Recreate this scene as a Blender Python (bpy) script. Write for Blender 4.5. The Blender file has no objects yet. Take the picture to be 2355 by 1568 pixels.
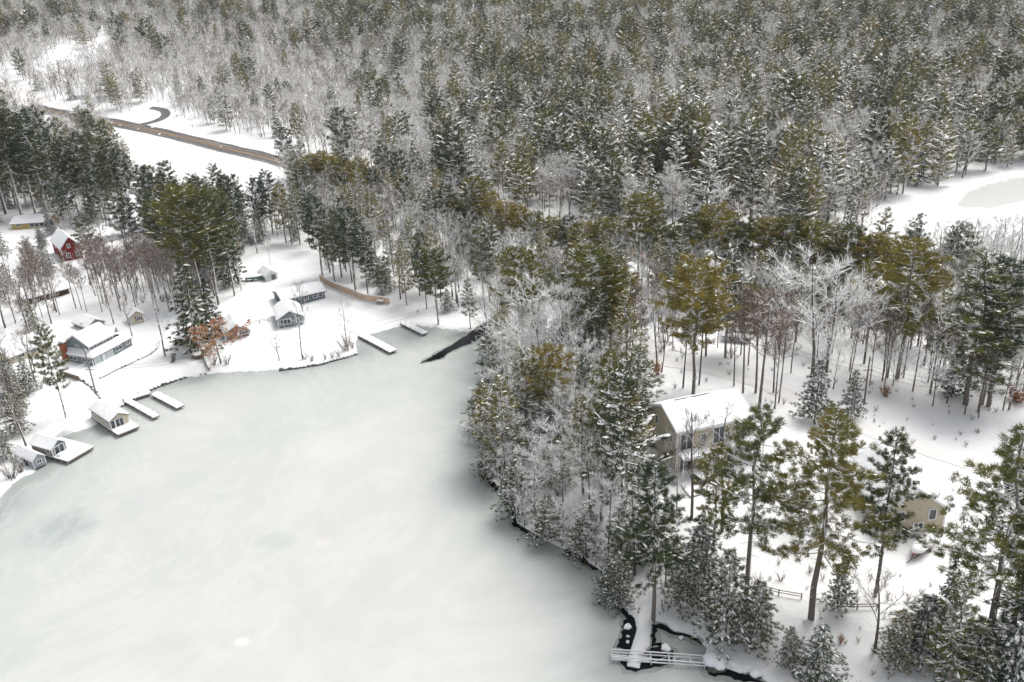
import bpy, math, random
import numpy as np
from mathutils import Vector, Matrix

# ------------------------------------------------------------------ camera, sky, sun, exposure
SC = bpy.context.scene
COL = SC.collection
H0 = 86.0; PITCH = 23.8; ROLL = -3.0; FP = 2050.0; CX = 1177.0; CY = 784.0      # pixel frame of 2354 x 1568
cam_d = bpy.data.cameras.new("camera"); cam = bpy.data.objects.new("camera", cam_d); COL.objects.link(cam)
_p, _r = math.radians(PITCH), math.radians(ROLL)
FWD = np.array([0, math.cos(_p), -math.sin(_p)]); _u = np.array([0, math.sin(_p), math.cos(_p)]); _x = np.array([1.0, 0, 0])
RGT = _x * math.cos(_r) + _u * math.sin(_r); UPV = -_x * math.sin(_r) + _u * math.cos(_r)
cam.matrix_world = Matrix(((RGT[0], UPV[0], -FWD[0], 0), (RGT[1], UPV[1], -FWD[1], 0), (RGT[2], UPV[2], -FWD[2], H0), (0, 0, 0, 1)))
cam_d.sensor_width = 36; cam_d.lens = 36 * FP / 2354; cam_d.clip_start = 1; cam_d.clip_end = 9000
SC.camera = cam
SUN_EL, SUN_AZ = 58.0, 48.0          # azimuth clockwise from +Y: light comes from behind right
w = bpy.data.worlds.new("World"); SC.world = w; w.use_nodes = True
nt = w.node_tree; bg = nt.nodes['Background']
sky = nt.nodes.new('ShaderNodeTexSky'); sky.sky_type = 'NISHITA'; sky.sun_disc = False
sky.sun_elevation = math.radians(SUN_EL); sky.sun_rotation = math.radians(SUN_AZ)
sky.air_density = 1.0; sky.dust_density = 3.0; sky.ozone_density = 1.0
hs = nt.nodes.new('ShaderNodeHueSaturation'); hs.inputs['Saturation'].default_value = 0.24
nt.links.new(sky.outputs[0], hs.inputs['Color']); nt.links.new(hs.outputs[0], bg.inputs['Color'])
bg.inputs['Strength'].default_value = 0.15
sd = bpy.data.lights.new("sun", 'SUN'); sd.energy = 1.7; sd.angle = math.radians(34); sd.color = (1.0, 0.965, 0.90)
so = bpy.data.objects.new("sun", sd); COL.objects.link(so)
_e, _a = math.radians(SUN_EL), math.radians(SUN_AZ)
sdir = Vector((math.sin(_a) * math.cos(_e), math.cos(_a) * math.cos(_e), math.sin(_e)))
so.rotation_euler = sdir.to_track_quat('Z', 'Y').to_euler(); so.location = sdir * 300
vs = SC.view_settings; vs.view_transform = 'Standard'; vs.look = 'None'; vs.gamma = 1; vs.exposure = 0.36
SC.render.engine = 'CYCLES'; SC.cycles.max_bounces = 5; SC.cycles.diffuse_bounces = 3
SC.cycles.glossy_bounces = 2; SC.cycles.transmission_bounces = 2; SC.cycles.volume_bounces = 0
SC.cycles.use_adaptive_sampling = True; SC.cycles.adaptive_threshold = 0.015

# ------------------------------------------------------------------ pixel <-> world
def depth(x, y, z): return x * FWD[0] + y * FWD[1] + (z - H0) * FWD[2]
def ray(u, v):
    return FWD + RGT * (u - CX) / FP + UPV * (CY - v) / FP
def at(u, v, z=0.0):
    d = ray(u, v); t = (z - H0) / d[2]
    return np.array([d[0] * t, d[1] * t])
def proj(x, y, z):
    dz = z - H0
    dep = depth(x, y, z)
    return CX + FP * (x * RGT[0] + y * RGT[1] + dz * RGT[2]) / dep, CY - FP * (x * UPV[0] + y * UPV[1] + dz * UPV[2]) / dep
def J(X, Y): return (1330.3 + .218 * X, 1226 + .218 * Y)

# ------------------------------------------------------------------ terrain
LAKE_PX = [(-400, 1450), (-200, 1310), (-60, 1200), (0, 1149), (50, 1101), (83, 1089), (95, 1066), (125, 1020), (148, 1003), (172, 996), (220, 982), (262, 945), (287, 930),
 (323, 906), (342, 901), (400, 879), (433, 869), (460, 867), (475, 863), (482, 861), (560, 857), (632, 853), (640, 855), (672, 851), (735, 841), (772, 830),
 (810, 822), (822, 815), (824, 805), (822, 781), (845, 773), (920, 752), (955, 749), (985, 753), (1010, 756), (1048, 761), (1073, 768), (1096, 753), (1118, 740),
 (1150, 722), (1168, 727), (1128, 750), (1100, 780), (1113, 787), (1121, 814), (1138, 824), (1136, 860), (1120, 920), (1108, 1000), (1103, 1063), (1108, 1088),
 (1146, 1128), (1180, 1166), (1182, 1203), (1228, 1232), (1290, 1263), (1330, 1276), (1354, 1298), (1382, 1318), (1397, 1379), (1420, 1392), (1453, 1422),
 (1458, 1448), (1446, 1486), (1436, 1518), (1434, 1536), (1476, 1542), (1483, 1505), (1499, 1490), (1504, 1433), (1526, 1437), (1548, 1456), (1581, 1462),
 (1603, 1474), (1618, 1492), (1611, 1510), (1614, 1531), (1644, 1551), (1670, 1542), (1701, 1553), (1730, 1553), (1755, 1568), (1800, 1620), (1850, 1720), (1850, 2300), (-400, 2300)]
POND_PX = [(2205, 464), (2225, 445), (2252, 430), (2300, 418), (2354, 408), (2700, 370), (2700, 480), (2354, 464), (2260, 480), (2215, 478)]
def smooth_poly(px, amp=0.35, n_sub=4, seed=3):
    pts = [at(*p) for p in px]; rnd = random.Random(seed); out = []
    for i in range(len(pts)):
        a, b = pts[i], pts[(i + 1) % len(pts)]
        L = np.linalg.norm(b - a); k = max(1, min(n_sub, int(L / 2.5))) if L < 60 else 1
        nrm = np.array([-(b - a)[1], (b - a)[0]]) / (L + 1e-6)
        for j in range(k):
            p = a + (b - a) * j / k
            if j: p = p + nrm * rnd.uniform(-amp, amp)
            out.append(p)
    return np.array(out)
LAKE = smooth_poly(LAKE_PX); POND = smooth_poly(POND_PX, 1.2)
def sdf(P, poly):
    """signed distance, positive outside"""
    P = np.atleast_2d(P); d2 = np.full(len(P), 1e18); ins = np.zeros(len(P), bool)
    n = len(poly)
    for i in range(n):
        a = poly[i]; b = poly[(i + 1) % n]; e = b - a; wv = P - a
        t = np.clip((wv @ e) / (e @ e), 0, 1); q = wv - t[:, None] * e
        d2 = np.minimum(d2, (q * q).sum(1))
        c = (a[1] > P[:, 1]) != (b[1] > P[:, 1])
        if e[1] != 0:
            xi = a[0] + (P[:, 1] - a[1]) / e[1] * e[0]
            ins ^= c & (P[:, 0] < xi)
    d = np.sqrt(d2); return np.where(ins, -d, d)
def sst(x): x = np.clip(x, 0, 1); return x * x * (3 - 2 * x)
def vnoise(x, y, s, seed=0):
    x = x / s + seed * 17.3; y = y / s - seed * 9.1
    return (np.sin(x * 1.7 + 1.3 * np.sin(y * 1.1)) + np.sin(y * 1.9 + 1.7 * np.sin(x * .8 + 2)) + .5 * np.sin(x * 3.7 + y * 2.9)) / 2.5
HOUSE_XY = at(1640, 1010, 4)
def height(P):
    P = np.atleast_2d(np.asarray(P, float)); x, y = P[:, 0], P[:, 1]
    s = np.minimum(sdf(P, LAKE), sdf(P, POND))
    r = np.hypot(x, y); azi = x / np.maximum(y, 1)
    h = -0.9 + 1.45 * sst((s + .55) / 1.5)
    h = h + 1.6 * sst((s - 1) / 45) * (1 + .25 * vnoise(x, y, 40))
    rr = np.hypot(x - HOUSE_XY[0], y - HOUSE_XY[1])
    h = h + 3.6 * np.exp(-(rr / 42) ** 2) * sst((s - .5) / 14)
    amp = 70 - 38 * sst((azi + .45) / .55)
    h = h + amp * sst((r - 400) / 720) + 6 * sst((r - 380) / 300) * vnoise(x, y, 110, 2)
    h = h + .26 * vnoise(x, y, 9, 4) * sst((s - 1) / 8) + .12 * vnoise(x, y, 3.2, 5) * sst((s - 1) / 5)
    return h
def hz(x, y): return float(height([[x, y]])[0])
def ground(u, v):
    d = ray(u, v); t = (0.5 - H0) / d[2]
    far = np.linspace(20, min(t, 2600), 90) if t > 0 else np.linspace(20, 2600, 120)
    pts = d[None, :] * far[:, None]; zz = H0 + pts[:, 2]; hh = height(pts[:, :2])
    k = np.argmax(zz < hh)
    if not (zz < hh).any(): k = len(far) - 1
    lo, hi = far[max(k - 1, 0)], far[k]
    if not (zz < hh).any(): hi = hi * 1.05
    for _ in range(14):
        m = (lo + hi) / 2; p = d * m
        if H0 + p[2] < hz(p[0], p[1]): hi = m
        else: lo = m
    p = d * hi; return Vector((p[0], p[1], hz(p[0], p[1])))
def height_for(p, vtop):
    """height of a vertical thing standing at p whose top shows at row vtop"""
    lo, hi = 0.0, 90.0
    for _ in range(30):
        m = (lo + hi) / 2
        if proj(p[0], p[1], p[2] + m)[1] > vtop: lo = m
        else: hi = m
    return lo

# ------------------------------------------------------------------ materials
def mat(name, col, rough=.85, spec=.25, build=None):
    m = bpy.data.materials.new(name); m.use_nodes = True; b = m.node_tree.nodes['Principled BSDF']
    b.inputs['Base Color'].default_value = (*col, 1); b.inputs['Roughness'].default_value = rough
    b.inputs['Specular IOR Level'].default_value = spec
    if build: build(m.node_tree, b)
    return m
def N(t, typ, **kw):
    n = t.nodes.new(typ)
    for k, v in kw.items():
        if k in n.bl_rna.properties and k not in n.inputs: setattr(n, k, v)
        else: n.inputs[k].default_value = v
    return n
def ramp(t, fac, stops, interp='LINEAR'):
    r = t.nodes.new('ShaderNodeValToRGB'); r.color_ramp.interpolation = interp
    el = r.color_ramp.elements
    while len(el) > 1: el.remove(el[-1])
    el[0].position = stops[0][0]; el[0].color = (*stops[0][1], 1)
    for p, c in stops[1:]:
        e = el.new(p); e.color = (*c, 1)
    t.links.new(fac, r.inputs[0]); return r.outputs[0]
def mathn(t, op, a, b=None, clamp=False):
    n = t.nodes.new('ShaderNodeMath'); n.operation = op; n.use_clamp = clamp
    for i, x in enumerate((a, b)):
        if x is None: continue
        if isinstance(x, (int, float)): n.inputs[i].default_value = x
        else: t.links.new(x, n.inputs[i])
    return n.outputs[0]
def mixc(t, fac, a, b):
    n = t.nodes.new('ShaderNodeMix'); n.data_type = 'RGBA'
    if isinstance(fac, (int, float)): n.inputs[0].default_value = fac
    else: t.links.new(fac, n.inputs[0])
    for i, x in ((6, a), (7, b)):
        if isinstance(x, tuple): n.inputs[i].default_value = (*x, 1)
        else: t.links.new(x, n.inputs[i])
    return n.outputs[2]
def noise(t, scale, detail=3, coord='Object', rough=.55, dist=0):
    tc = t.nodes.new('ShaderNodeTexCoord'); n = t.nodes.new('ShaderNodeTexNoise')
    n.inputs['Scale'].default_value = scale; n.inputs['Detail'].default_value = detail
    n.inputs['Roughness'].default_value = rough; n.inputs['Distortion'].default_value = dist
    t.links.new(tc.outputs[coord], n.inputs['Vector']); return n.outputs[0]
def bump(t, b, h, strength=.4, dist=.1):
    n = t.nodes.new('ShaderNodeBump'); n.inputs['Strength'].default_value = strength; n.inputs['Distance'].default_value = dist
    t.links.new(h, n.inputs['Height']); t.links.new(n.outputs[0], b.inputs['Normal'])
SNOWC = (.90, .91, .92)
def b_snow(t, b):
    n1 = noise(t, .5, 4); t.links.new(ramp(t, n1, [(.3, (.85, .865, .88)), (.65, (.91, .91, .915))]), b.inputs['Base Color'])
    bump(t, b, noise(t, 1.2, 5), .5, .25)
M_SNOW = mat('snow', SNOWC, .9, .1, b_snow)
def b_ground(t, b):
    n1 = noise(t, .05, 6); n2 = noise(t, 1.3, 6, rough=.7)
    c = ramp(t, n1, [(.3, (.83, .845, .85)), (.6, (.91, .905, .90))])
    lit = ramp(t, n2, [(.66, (0, 0, 0)), (.74, (1, 1, 1))])
    at_ = t.nodes.new('ShaderNodeAttribute'); at_.attribute_name = 'litter'
    f = mathn(t, 'MULTIPLY', lit, at_.outputs['Fac'])
    c2 = mixc(t, mathn(t, 'MULTIPLY', f, .75), c, (.22, .17, .13))
    # wet dark earth and stones where the bank drops to the ice
    geo = t.nodes.new('ShaderNodeNewGeometry'); sx = t.nodes.new('ShaderNodeSeparateXYZ'); t.links.new(geo.outputs['Normal'], sx.inputs[0])
    sp = t.nodes.new('ShaderNodeSeparateXYZ'); t.links.new(geo.outputs['Position'], sp.inputs[0])
    low = ramp(t, mathn(t, 'ADD', sp.outputs['Z'], mathn(t, 'MULTIPLY', noise(t, .9, 4), .5)), [(.20, (1, 1, 1)), (.34, (0, 0, 0))])
    c3 = mixc(t, mathn(t, 'MULTIPLY', low, .8), c2, (.09, .08, .07))
    t.links.new(c3, b.inputs['Base Color']); bump(t, b, noise(t, .45, 7, rough=.6), .5, .6)
M_GROUND = mat('snowy_ground', SNOWC, .9, .1, b_ground)
def bark_build(base, snow_lo, side=.55):
    def f(t, b):
        geo = t.nodes.new('ShaderNodeNewGeometry'); sx = t.nodes.new('ShaderNodeSeparateXYZ'); t.links.new(geo.outputs['Normal'], sx.inputs[0])
        nz = mathn(t, 'ADD', sx.outputs['Z'], mathn(t, 'MULTIPLY', mathn(t, 'SUBTRACT', noise(t, .9, 3), .5), .9))
        s1 = mathn(t, 'GREATER_THAN', nz, snow_lo)
        wn = mathn(t, 'ADD', mathn(t, 'MULTIPLY', sx.outputs['X'], .8), mathn(t, 'MULTIPLY', mathn(t, 'SUBTRACT', noise(t, 1.6, 4), .5), 1.6))
        s2 = mathn(t, 'GREATER_THAN', wn, side)
        s = mathn(t, 'MAXIMUM', s1, s2)
        oi = t.nodes.new('ShaderNodeObjectInfo')
        bc = mixc(t, oi.outputs['Random'], tuple(x * .75 for x in base), tuple(min(1, x * 1.35) for x in base))
        t.links.new(mixc(t, s, bc, (.87, .88, .89)), b.inputs['Base Color'])
    return f
M_BARK = mat('pine_bark', (.2, .17, .15), .95, .1, bark_build((.21, .18, .155), .42, .50))
M_BARK2 = mat('bare_bark', (.14, .12, .11), .95, .1, bark_build((.15, .125, .11), .10, .5))
M_BARKD = mat('bare_bark_dark', (.09, .075, .065), .95, .1, bark_build((.16, .135, .12), .40, .70))
M_BIRCH = mat('birch_bark', (.5, .48, .45), .9, .1, bark_build((.42, .40, .38), .35, .3))
M_TWIG = mat('twig', (.25, .205, .165), .95, .05)
M_TWIGR = mat('reddish_twig', (.21, .15, .115), .95, .05)
M_PAD = mat('branch_snow', (.93, .925, .91), .9, .05)
def needle_build(stops, sc=.32):
    def f(t, b):
        oi = t.nodes.new('ShaderNodeObjectInfo')
        n1 = noise(t, sc, 3); v = mathn(t, 'ADD', mathn(t, 'MULTIPLY', n1, .75), mathn(t, 'MULTIPLY', mathn(t, 'SUBTRACT', oi.outputs['Random'], .5), .55))
        v = mathn(t, 'ADD', v, .12)
        c = ramp(t, v, stops); t.links.new(c, b.inputs['Base Color'])
    return f
M_PINE = mat('pine_needles', (.08, .07, .02), .75, .15, needle_build([(.2, (.045, .070, .032)), (.42, (.110, .128, .038)), (.6, (.185, .178, .044)), (.85, (.28, .21, .055))]))
M_PINEO = mat('golden_pine_needles', (.14, .12, .03), .75, .15, needle_build([(.15, (.075, .095, .030)), (.4, (.165, .165, .040)), (.65, (.26, .225, .050)), (.9, (.36, .26, .065))]))
M_PINEG = mat('green_pine_needles', (.05, .06, .03), .75, .15, needle_build([(.2, (.028, .050, .032)), (.5, (.058, .086, .038)), (.8, (.13, .130, .042))]))
M_HEM = mat('hemlock_needles', (.04, .05, .03), .8, .15, needle_build([(.2, (.032, .056, .036)), (.5, (.074, .090, .042)), (.8, (.165, .145, .052))]))
M_OAK = mat('brown_oak_leaves', (.35, .15, .06), .8, .1, needle_build([(.2, (.28, .11, .05)), (.6, (.42, .20, .09)), (.9, (.5, .28, .14))], .8))

# ------------------------------------------------------------------ mesh helpers
class MB:
    def __init__(s): s.v = []; s.f = []; s.m = []
    def face(s, pts, mi=0):
        k = len(s.v); s.v.extend([tuple(p) for p in pts]); s.f.append(tuple(range(k, k + len(pts)))); s.m.append(mi)
    def box(s, x0, x1, y0, y1, z0, z1, mi=0, M=None):
        c = [(x0, y0, z0), (x1, y0, z0), (x1, y1, z0), (x0, y1, z0), (x0, y0, z1), (x1, y0, z1), (x1, y1, z1), (x0, y1, z1)]
        if M is not None: c = [tuple(M @ Vector(p)) for p in c]
        k = len(s.v); s.v.extend(c)
        for q in ((0, 3, 2, 1), (4, 5, 6, 7), (0, 1, 5, 4), (1, 2, 6, 5), (2, 3, 7, 6), (3, 0, 4, 7)):
            s.f.append(tuple(k + i for i in q)); s.m.append(mi)
    def bar(s, a, b, w, h=None, mi=0):
        a = Vector(a); b = Vector(b); d = b - a; L = d.length; h = h or w
        if L < 1e-5: return
        M = Matrix.Translation(a) @ d.to_track_quat('X', 'Z').to_matrix().to_4x4()
        s.box(0, L, -w / 2, w / 2, -h / 2, h / 2, mi, M)
    def tube(s, pts, rad, sides=6, mi=0, cap=True, ph=0.0):
        k0 = len(s.v); n = len(pts)
        for i, p in enumerate(pts):
            d = (pts[min(i + 1, n - 1)] - pts[max(i - 1, 0)])
            d = d.normalized() if d.length > 1e-6 else Vector((0, 0, 1))
            up = Vector((0, 0, 1)) if abs(d.z) < .9 else Vector((1, 0, 0))
            a = d.cross(up).normalized(); b = a.cross(d).normalized()
            for j in range(sides):
                t = ph + 2 * math.pi * j / sides
                q = p + (a * math.cos(t) + b * math.sin(t)) * rad[i]; s.v.append((q.x, q.y, q.z))
        for i in range(n - 1):
            for j in range(sides):
                j2 = (j + 1) % sides
                s.f.append((k0 + i * sides + j, k0 + i * sides + j2, k0 + (i + 1) * sides + j2, k0 + (i + 1) * sides + j)); s.m.append(mi)
        if cap:
            s.f.append(tuple(k0 + (n - 1) * sides + j for j in range(sides))); s.m.append(mi)
            s.f.append(tuple(k0 + j for j in reversed(range(sides)))); s.m.append(mi)
    def mesh(s, name, mats, smooth=False):
        me = bpy.data.meshes.new(name); me.from_pydata(s.v, [], s.f); 
        for m in mats: me.materials.append(m)
        if len(mats) > 1: me.polygons.foreach_set('material_index', s.m)
        if smooth: me.polygons.foreach_set('use_smooth', [True] * len(s.f))
        me.update(); return me
    def build(s, name, mats, parent=None, smooth=False):
        if not isinstance(mats, (list, tuple)): mats = [mats]
        o = bpy.data.objects.new(name, s.mesh(name, mats, smooth)); COL.objects.link(o)
        if parent: o.parent = parent
        return o
def tag(o, label=None, cat=None, group=None, kind=None):
    if label: o['label'] = label
    if cat: o['category'] = cat
    if group: o['group'] = group
    if kind: o['kind'] = kind
    return o
def thing(name, label, cat, loc, rz=0, group=None):
    o = bpy.data.objects.new(name, None); COL.objects.link(o); o.location = loc; o.rotation_euler = (0, 0, rz); o.empty_display_size = .5
    return tag(o, label, cat, group)
def addobj(name, me, parent=None):
    o = bpy.data.objects.new(name, me); COL.objects.link(o)
    if parent: o.parent = parent
    return o

# ------------------------------------------------------------------ ground sheet and ice
def build_ground():
    r = [14.0]
    while r[-1] < 3200: r.append(r[-1] * (1.0065 if r[-1] < 420 else 1.012))
    r = np.array(r); a = np.radians(np.arange(-66, 66.01, .26))
    R, A = np.meshgrid(r, a, indexing='ij'); P = np.stack([(R * np.sin(A)).ravel(), (R * np.cos(A)).ravel()], 1)
    h = np.concatenate([height(P[i:i + 60000]) for i in range(0, len(P), 60000)])
    V = np.column_stack([P, h]); nr, na = R.shape
    idx = np.arange(nr * na).reshape(nr, na)
    F = np.stack([idx[:-1, :-1], idx[:-1, 1:], idx[1:, 1:], idx[1:, :-1]], -1).reshape(-1, 4)
    keep = (V[F][:, :, 2] > -.85).any(1); F = F[keep]
    me = bpy.data.meshes.new('snowy_ground'); me.vertices.add(len(V)); me.vertices.foreach_set('co', V.ravel())
    me.loops.add(F.size); me.loops.foreach_set('vertex_index', F.ravel())
    me.polygons.add(len(F)); me.polygons.foreach_set('loop_start', np.arange(0, F.size, 4)); me.polygons.foreach_set('loop_total', np.full(len(F), 4))
    me.update(calc_edges=True); me.polygons.foreach_set('use_smooth', np.ones(len(F), bool)); me.materials.append(M_GROUND)
    s = sdf(P, LAKE); u, v = proj(P[:, 0], P[:, 1], h)
    lit = .25 + .75 * ((v < 640) | (u > 2050)); lit[(u > 480) & (u < 1060) & (v > 600)] = .05
    at_ = me.attributes.new('litter', 'FLOAT', 'POINT'); at_.data.foreach_set('value', lit.astype(np.float32))
    tag(addobj('snowy_ground', me), kind='structure')
build_ground()
def b_ice(t, b):
    A = t.nodes.new('ShaderNodeAttribute'); A.attribute_name = 'shore'
    big = noise(t, .014, 4, rough=.5, dist=.6); mid = noise(t, .06, 5, rough=.6); fine = noise(t, .5, 5, rough=.7)
    v = mathn(t, 'ADD', mathn(t, 'MULTIPLY', mathn(t, 'SUBTRACT', big, .5), 1.25), mathn(t, 'MULTIPLY', A.outputs['Fac'], .88))
    v = mathn(t, 'ADD', v, mathn(t, 'MULTIPLY', mathn(t, 'SUBTRACT', mid, .5), .42))
    v = mathn(t, 'ADD', v, mathn(t, 'MULTIPLY', mathn(t, 'SUBTRACT', fine, .5), .12))
    base = ramp(t, v, [(.05, (.34, .375, .355)), (.3, (.425, .46, .435)), (.55, (.49, .515, .49)), (.8, (.54, .555, .53)), (1.05, (.59, .59, .565))])
    # swirling melt rings
    tc = t.nodes.new('ShaderNodeTexCoord')
    ringsum = None; warp = noise(t, .035, 2, rough=.4)
    for (u, vv, rad, st) in RINGS:
        c = at(u, vv); mp = t.nodes.new('ShaderNodeMapping'); mp.inputs['Location'].default_value = (-c[0], -c[1], 0)
        t.links.new(tc.outputs['Object'], mp.inputs['Vector'])
        ln = t.nodes.new('ShaderNodeVectorMath'); ln.operation = 'LENGTH'; t.links.new(mp.outputs[0], ln.inputs[0])
        fall = mathn(t, 'SUBTRACT', 1.0, mathn(t, 'DIVIDE', ln.outputs['Value'], rad), True)
        ph_ = mathn(t, 'ADD', ln.outputs['Value'], mathn(t, 'MULTIPLY', mathn(t, 'SUBTRACT', warp, .5), 26))
        sn_ = mathn(t, 'ADD', mathn(t, 'MULTIPLY', mathn(t, 'SINE', mathn(t, 'MULTIPLY', ph_, 3.6)), .5), .5)
        sn_ = mathn(t, 'MULTIPLY', sn_, mathn(t, 'ADD', .25, mathn(t, 'MULTIPLY', mid, 1.1)))
        r_ = mathn(t, 'MULTIPLY', mathn(t, 'MULTIPLY', sn_, fall), st)
        ringsum = r_ if ringsum is None else mathn(t, 'ADD', ringsum, r_)
    base = mixc(t, mathn(t, 'MINIMUM', ringsum, .5), base, (.46, .48, .455))
    for (u, vv, rx, ry, col, st) in SPOTS:
        c = at(u, vv); mp = t.nodes.new('ShaderNodeMapping'); mp.vector_type = 'TEXTURE'
        mp.inputs['Location'].default_value = (c[0], c[1], 0); mp.inputs['Scale'].default_value = (rx, ry, 1)
        t.links.new(tc.outputs['Object'], mp.inputs['Vector'])
        ln = t.nodes.new('ShaderNodeVectorMath'); ln.operation = 'LENGTH'; t.links.new(mp.outputs[0], ln.inputs[0])
        d = mathn(t, 'ADD', ln.outputs['Value'], mathn(t, 'MULTIPLY', mathn(t, 'SUBTRACT', noise(t, .25, 4), .5), .9))
        n = t.nodes.new('ShaderNodeMapRange'); n.interpolation_type = 'SMOOTHSTEP'; n.inputs[1].default_value = 1.0; n.inputs[2].default_value = .25
        t.links.new(d, n.inputs[0]); base = mixc(t, mathn(t, 'MULTIPLY', n.outputs[0], st), base, col)
    sw = noise(t, .016, 6, rough=.62, dist=2.6); band = ramp(t, sw, [(.38, (0, 0, 0)), (.44, (1, 1, 1)), (.47, (0, 0, 0)), (.52, (0, 0, 0)), (.55, (1, 1, 1)), (.60, (0, 0, 0))])
    base = mixc(t, mathn(t, 'MULTIPLY', band, .2), base, (.68, .68, .66)); dk_ = ramp(t, noise(t, .03, 5, rough=.6, dist=1.5), [(.52, (0, 0, 0)), (.66, (1, 1, 1))]); base = mixc(t, mathn(t, 'MULTIPLY', dk_, .26), base, (.42, .45, .43))
    fl = noise(t, 1.4, 2, rough=.5); patch = ramp(t, noise(t, .045, 3), [(.50, (0, 0, 0)), (.66, (1, 1, 1))])
    speck = mathn(t, 'MULTIPLY', ramp(t, fl, [(.70, (0, 0, 0)), (.76, (1, 1, 1))]), patch); base = mixc(t, mathn(t, 'MULTIPLY', speck, .5), base, (.86, .87, .86))
    t.links.new(base, b.inputs['Base Color']); bump(t, b, mid, .1, .1)
RINGS = [(250, 1300, 28, .36), (640, 1245, 9, .45), (600, 1140, 16, .10), (840, 960, 26, .06), (560, 1470, 8, .10)]
SPOTS = [(140, 1215, 8, 8, (.36, .40, .38), .8), (635, 1245, 4.5, 3.2, (.45, .485, .45), .75), (742, 1245, 2.2, 2.0, (.66, .63, .62), .8), (742, 1238, 1.0, .8, (.55, .53, .52), .5),
         (548, 1468, 4, 3.6, (.50, .52, .49), .6), (555, 1476, 1.6, 1.2, (.72, .72, .71), .7), (525, 1140, 4, 3, (.50, .53, .48), .4), (690, 960, 16, 12, (.48, .52, .475), .45), (820, 900, 25, 16, (.50, .54, .50), .4),
         (575, 1015, 9, 5, (.48, .53, .48), .4), (1310, 1330, 12, 8, (.45, .48, .455), .4), (330, 1050, 14, 8, (.48, .51, .48), .3)]
def build_ice():
    xs = np.concatenate([[-3200, -900], np.arange(-330, 330, 3.0), [900, 3200]]); ys = np.concatenate([[-500, 0], np.arange(30, 420, 3.0), [1200, 3600]])
    X, Y = np.meshgrid(xs, ys, indexing='ij'); P = np.stack([X.ravel(), Y.ravel()], 1)
    s = -sdf(P, LAKE); mb = MB(); mb.v = [(float(a), float(b_), 0.0) for a, b_ in P]
    ny = len(ys)
    for i in range(len(xs) - 1):
        for j in range(ny - 1):
            mb.f.append((i * ny + j, (i + 1) * ny + j, (i + 1) * ny + j + 1, i * ny + j + 1)); mb.m.append(0)
    me = mb.mesh('lake_ice', [mat('ice', (.7, .73, .68), .42, .3, b_ice)])
    a = me.attributes.new('shore', 'FLOAT', 'POINT'); a.data.foreach_set('value', np.where(sdf(P, POND) < 3, 1.1, 1 - np.exp(-np.maximum(s, 0) / 9)).astype(np.float32))
    tag(addobj('lake_ice', me), kind='structure')
build_ice()
M_WATER = mat('open_water', (.006, .008, .011), .18, .12)
def blob_poly(pts_w, rnd, jag=.35, step=.5):
    out = []; n = len(pts_w)
    for i in range(n):
        a = np.array(pts_w[i]); b = np.array(pts_w[(i + 1) % n]); L = np.linalg.norm(b - a); k = max(1, int(L / step))
        nr = np.array([-(b - a)[1], (b - a)[0]]) / (L + 1e-6)
        for j in range(k): out.append(a + (b - a) * j / k + nr * (rnd.uniform(-jag, jag) if j else 0))
    return out
M_THIN = mat('thin_wet_ice', (.30, .33, .31), .25, .5)
def sheet(name, px, z=.012, m=None, jag=.3, seed=1, step=.5, kind='structure', grow=.7):
    rnd = random.Random(seed); W_ = [at(*p) for p in px]
    if grow:
        C_ = sum(W_) / len(W_); area = sum(a[0] * b[1] - b[0] * a[1] for a, b in zip(W_, W_[1:] + W_[:1])); sg = 1 if area > 0 else -1; G_ = []
        for i, p in enumerate(W_): e = W_[(i + 1) % len(W_)] - W_[i - 1]; nrm = np.array([e[1], -e[0]]) / (np.linalg.norm(e) + 1e-6) * sg; G_.append(p + nrm * grow * rnd.uniform(.5, 1.3))
        sheet_w('thin_ice', blob_poly(G_, rnd, .3, .7), .006, M_THIN, kind)
    return sheet_w(name, blob_poly(W_, rnd, jag, step), z, m, kind)
def sheet_w(name, pts, z, m, kind):
    me = bpy.data.meshes.new(name); me.from_pydata([(p[0], p[1], z) for p in pts], [], [tuple(range(len(pts)))]); me.update()
    if me.polygons[0].normal.z < 0: me.flip_normals()
    me.materials.append(m or M_WATER); return tag(addobj(name, me), kind=kind)
sheet('open_water', [(966, 835), (985, 824), (1005, 812), (1050, 786), (1090, 757), (1125, 738), (1155, 722), (1168, 727), (1130, 749), (1114, 762), (1115, 770), (1090, 786), (1055, 800), (1032, 811), (1012, 826), (995, 829)], jag=.25)
sheet('open_water', [J(*p) for p in [(388, 745), (450, 735), (560, 870), (640, 960), (660, 1100), (560, 1225), (395, 1205), (455, 1100), (470, 960), (505, 900), (430, 810)]], jag=.35, seed=2)
sheet('open_water', [J(*p) for p in [(440, 1370), (460, 1290), (700, 1240), (850, 1190), (1000, 1240), (1065, 1350), (900, 1395), (760, 1425), (660, 1440), (600, 1465), (500, 1440)]], jag=.35, seed=3)
sheet('open_water', [J(*p) for p in [(770, 960), (860, 950), (1000, 1035), (1150, 1070), (1260, 1100), (1300, 1180), (1240, 1140), (1150, 1095), (980, 1066), (825, 1000), (815, 1180), (770, 1200)]], jag=.2, seed=4)
sheet('open_water', [J(*p) for p in [(1280, 1395), (1350, 1380), (1560, 1400), (1660, 1390), (1745, 1490), (1960, 1560), (1800, 1560), (1690, 1548), (1520, 1500), (1440, 1518), (1370, 1490)]], jag=.3, seed=5)
sheet('open_water', [(1176, 1160), (1190, 1160), (1192, 1203), (1235, 1228), (1240, 1236), (1222, 1238), (1178, 1207)], jag=.3, seed=6)
sheet('open_water', [(1300, 1262), (1340, 1276), (1365, 1296), (1392, 1318), (1378, 1316), (1350, 1300), (1322, 1284), (1298, 1272)], jag=.3, seed=8)
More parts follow.
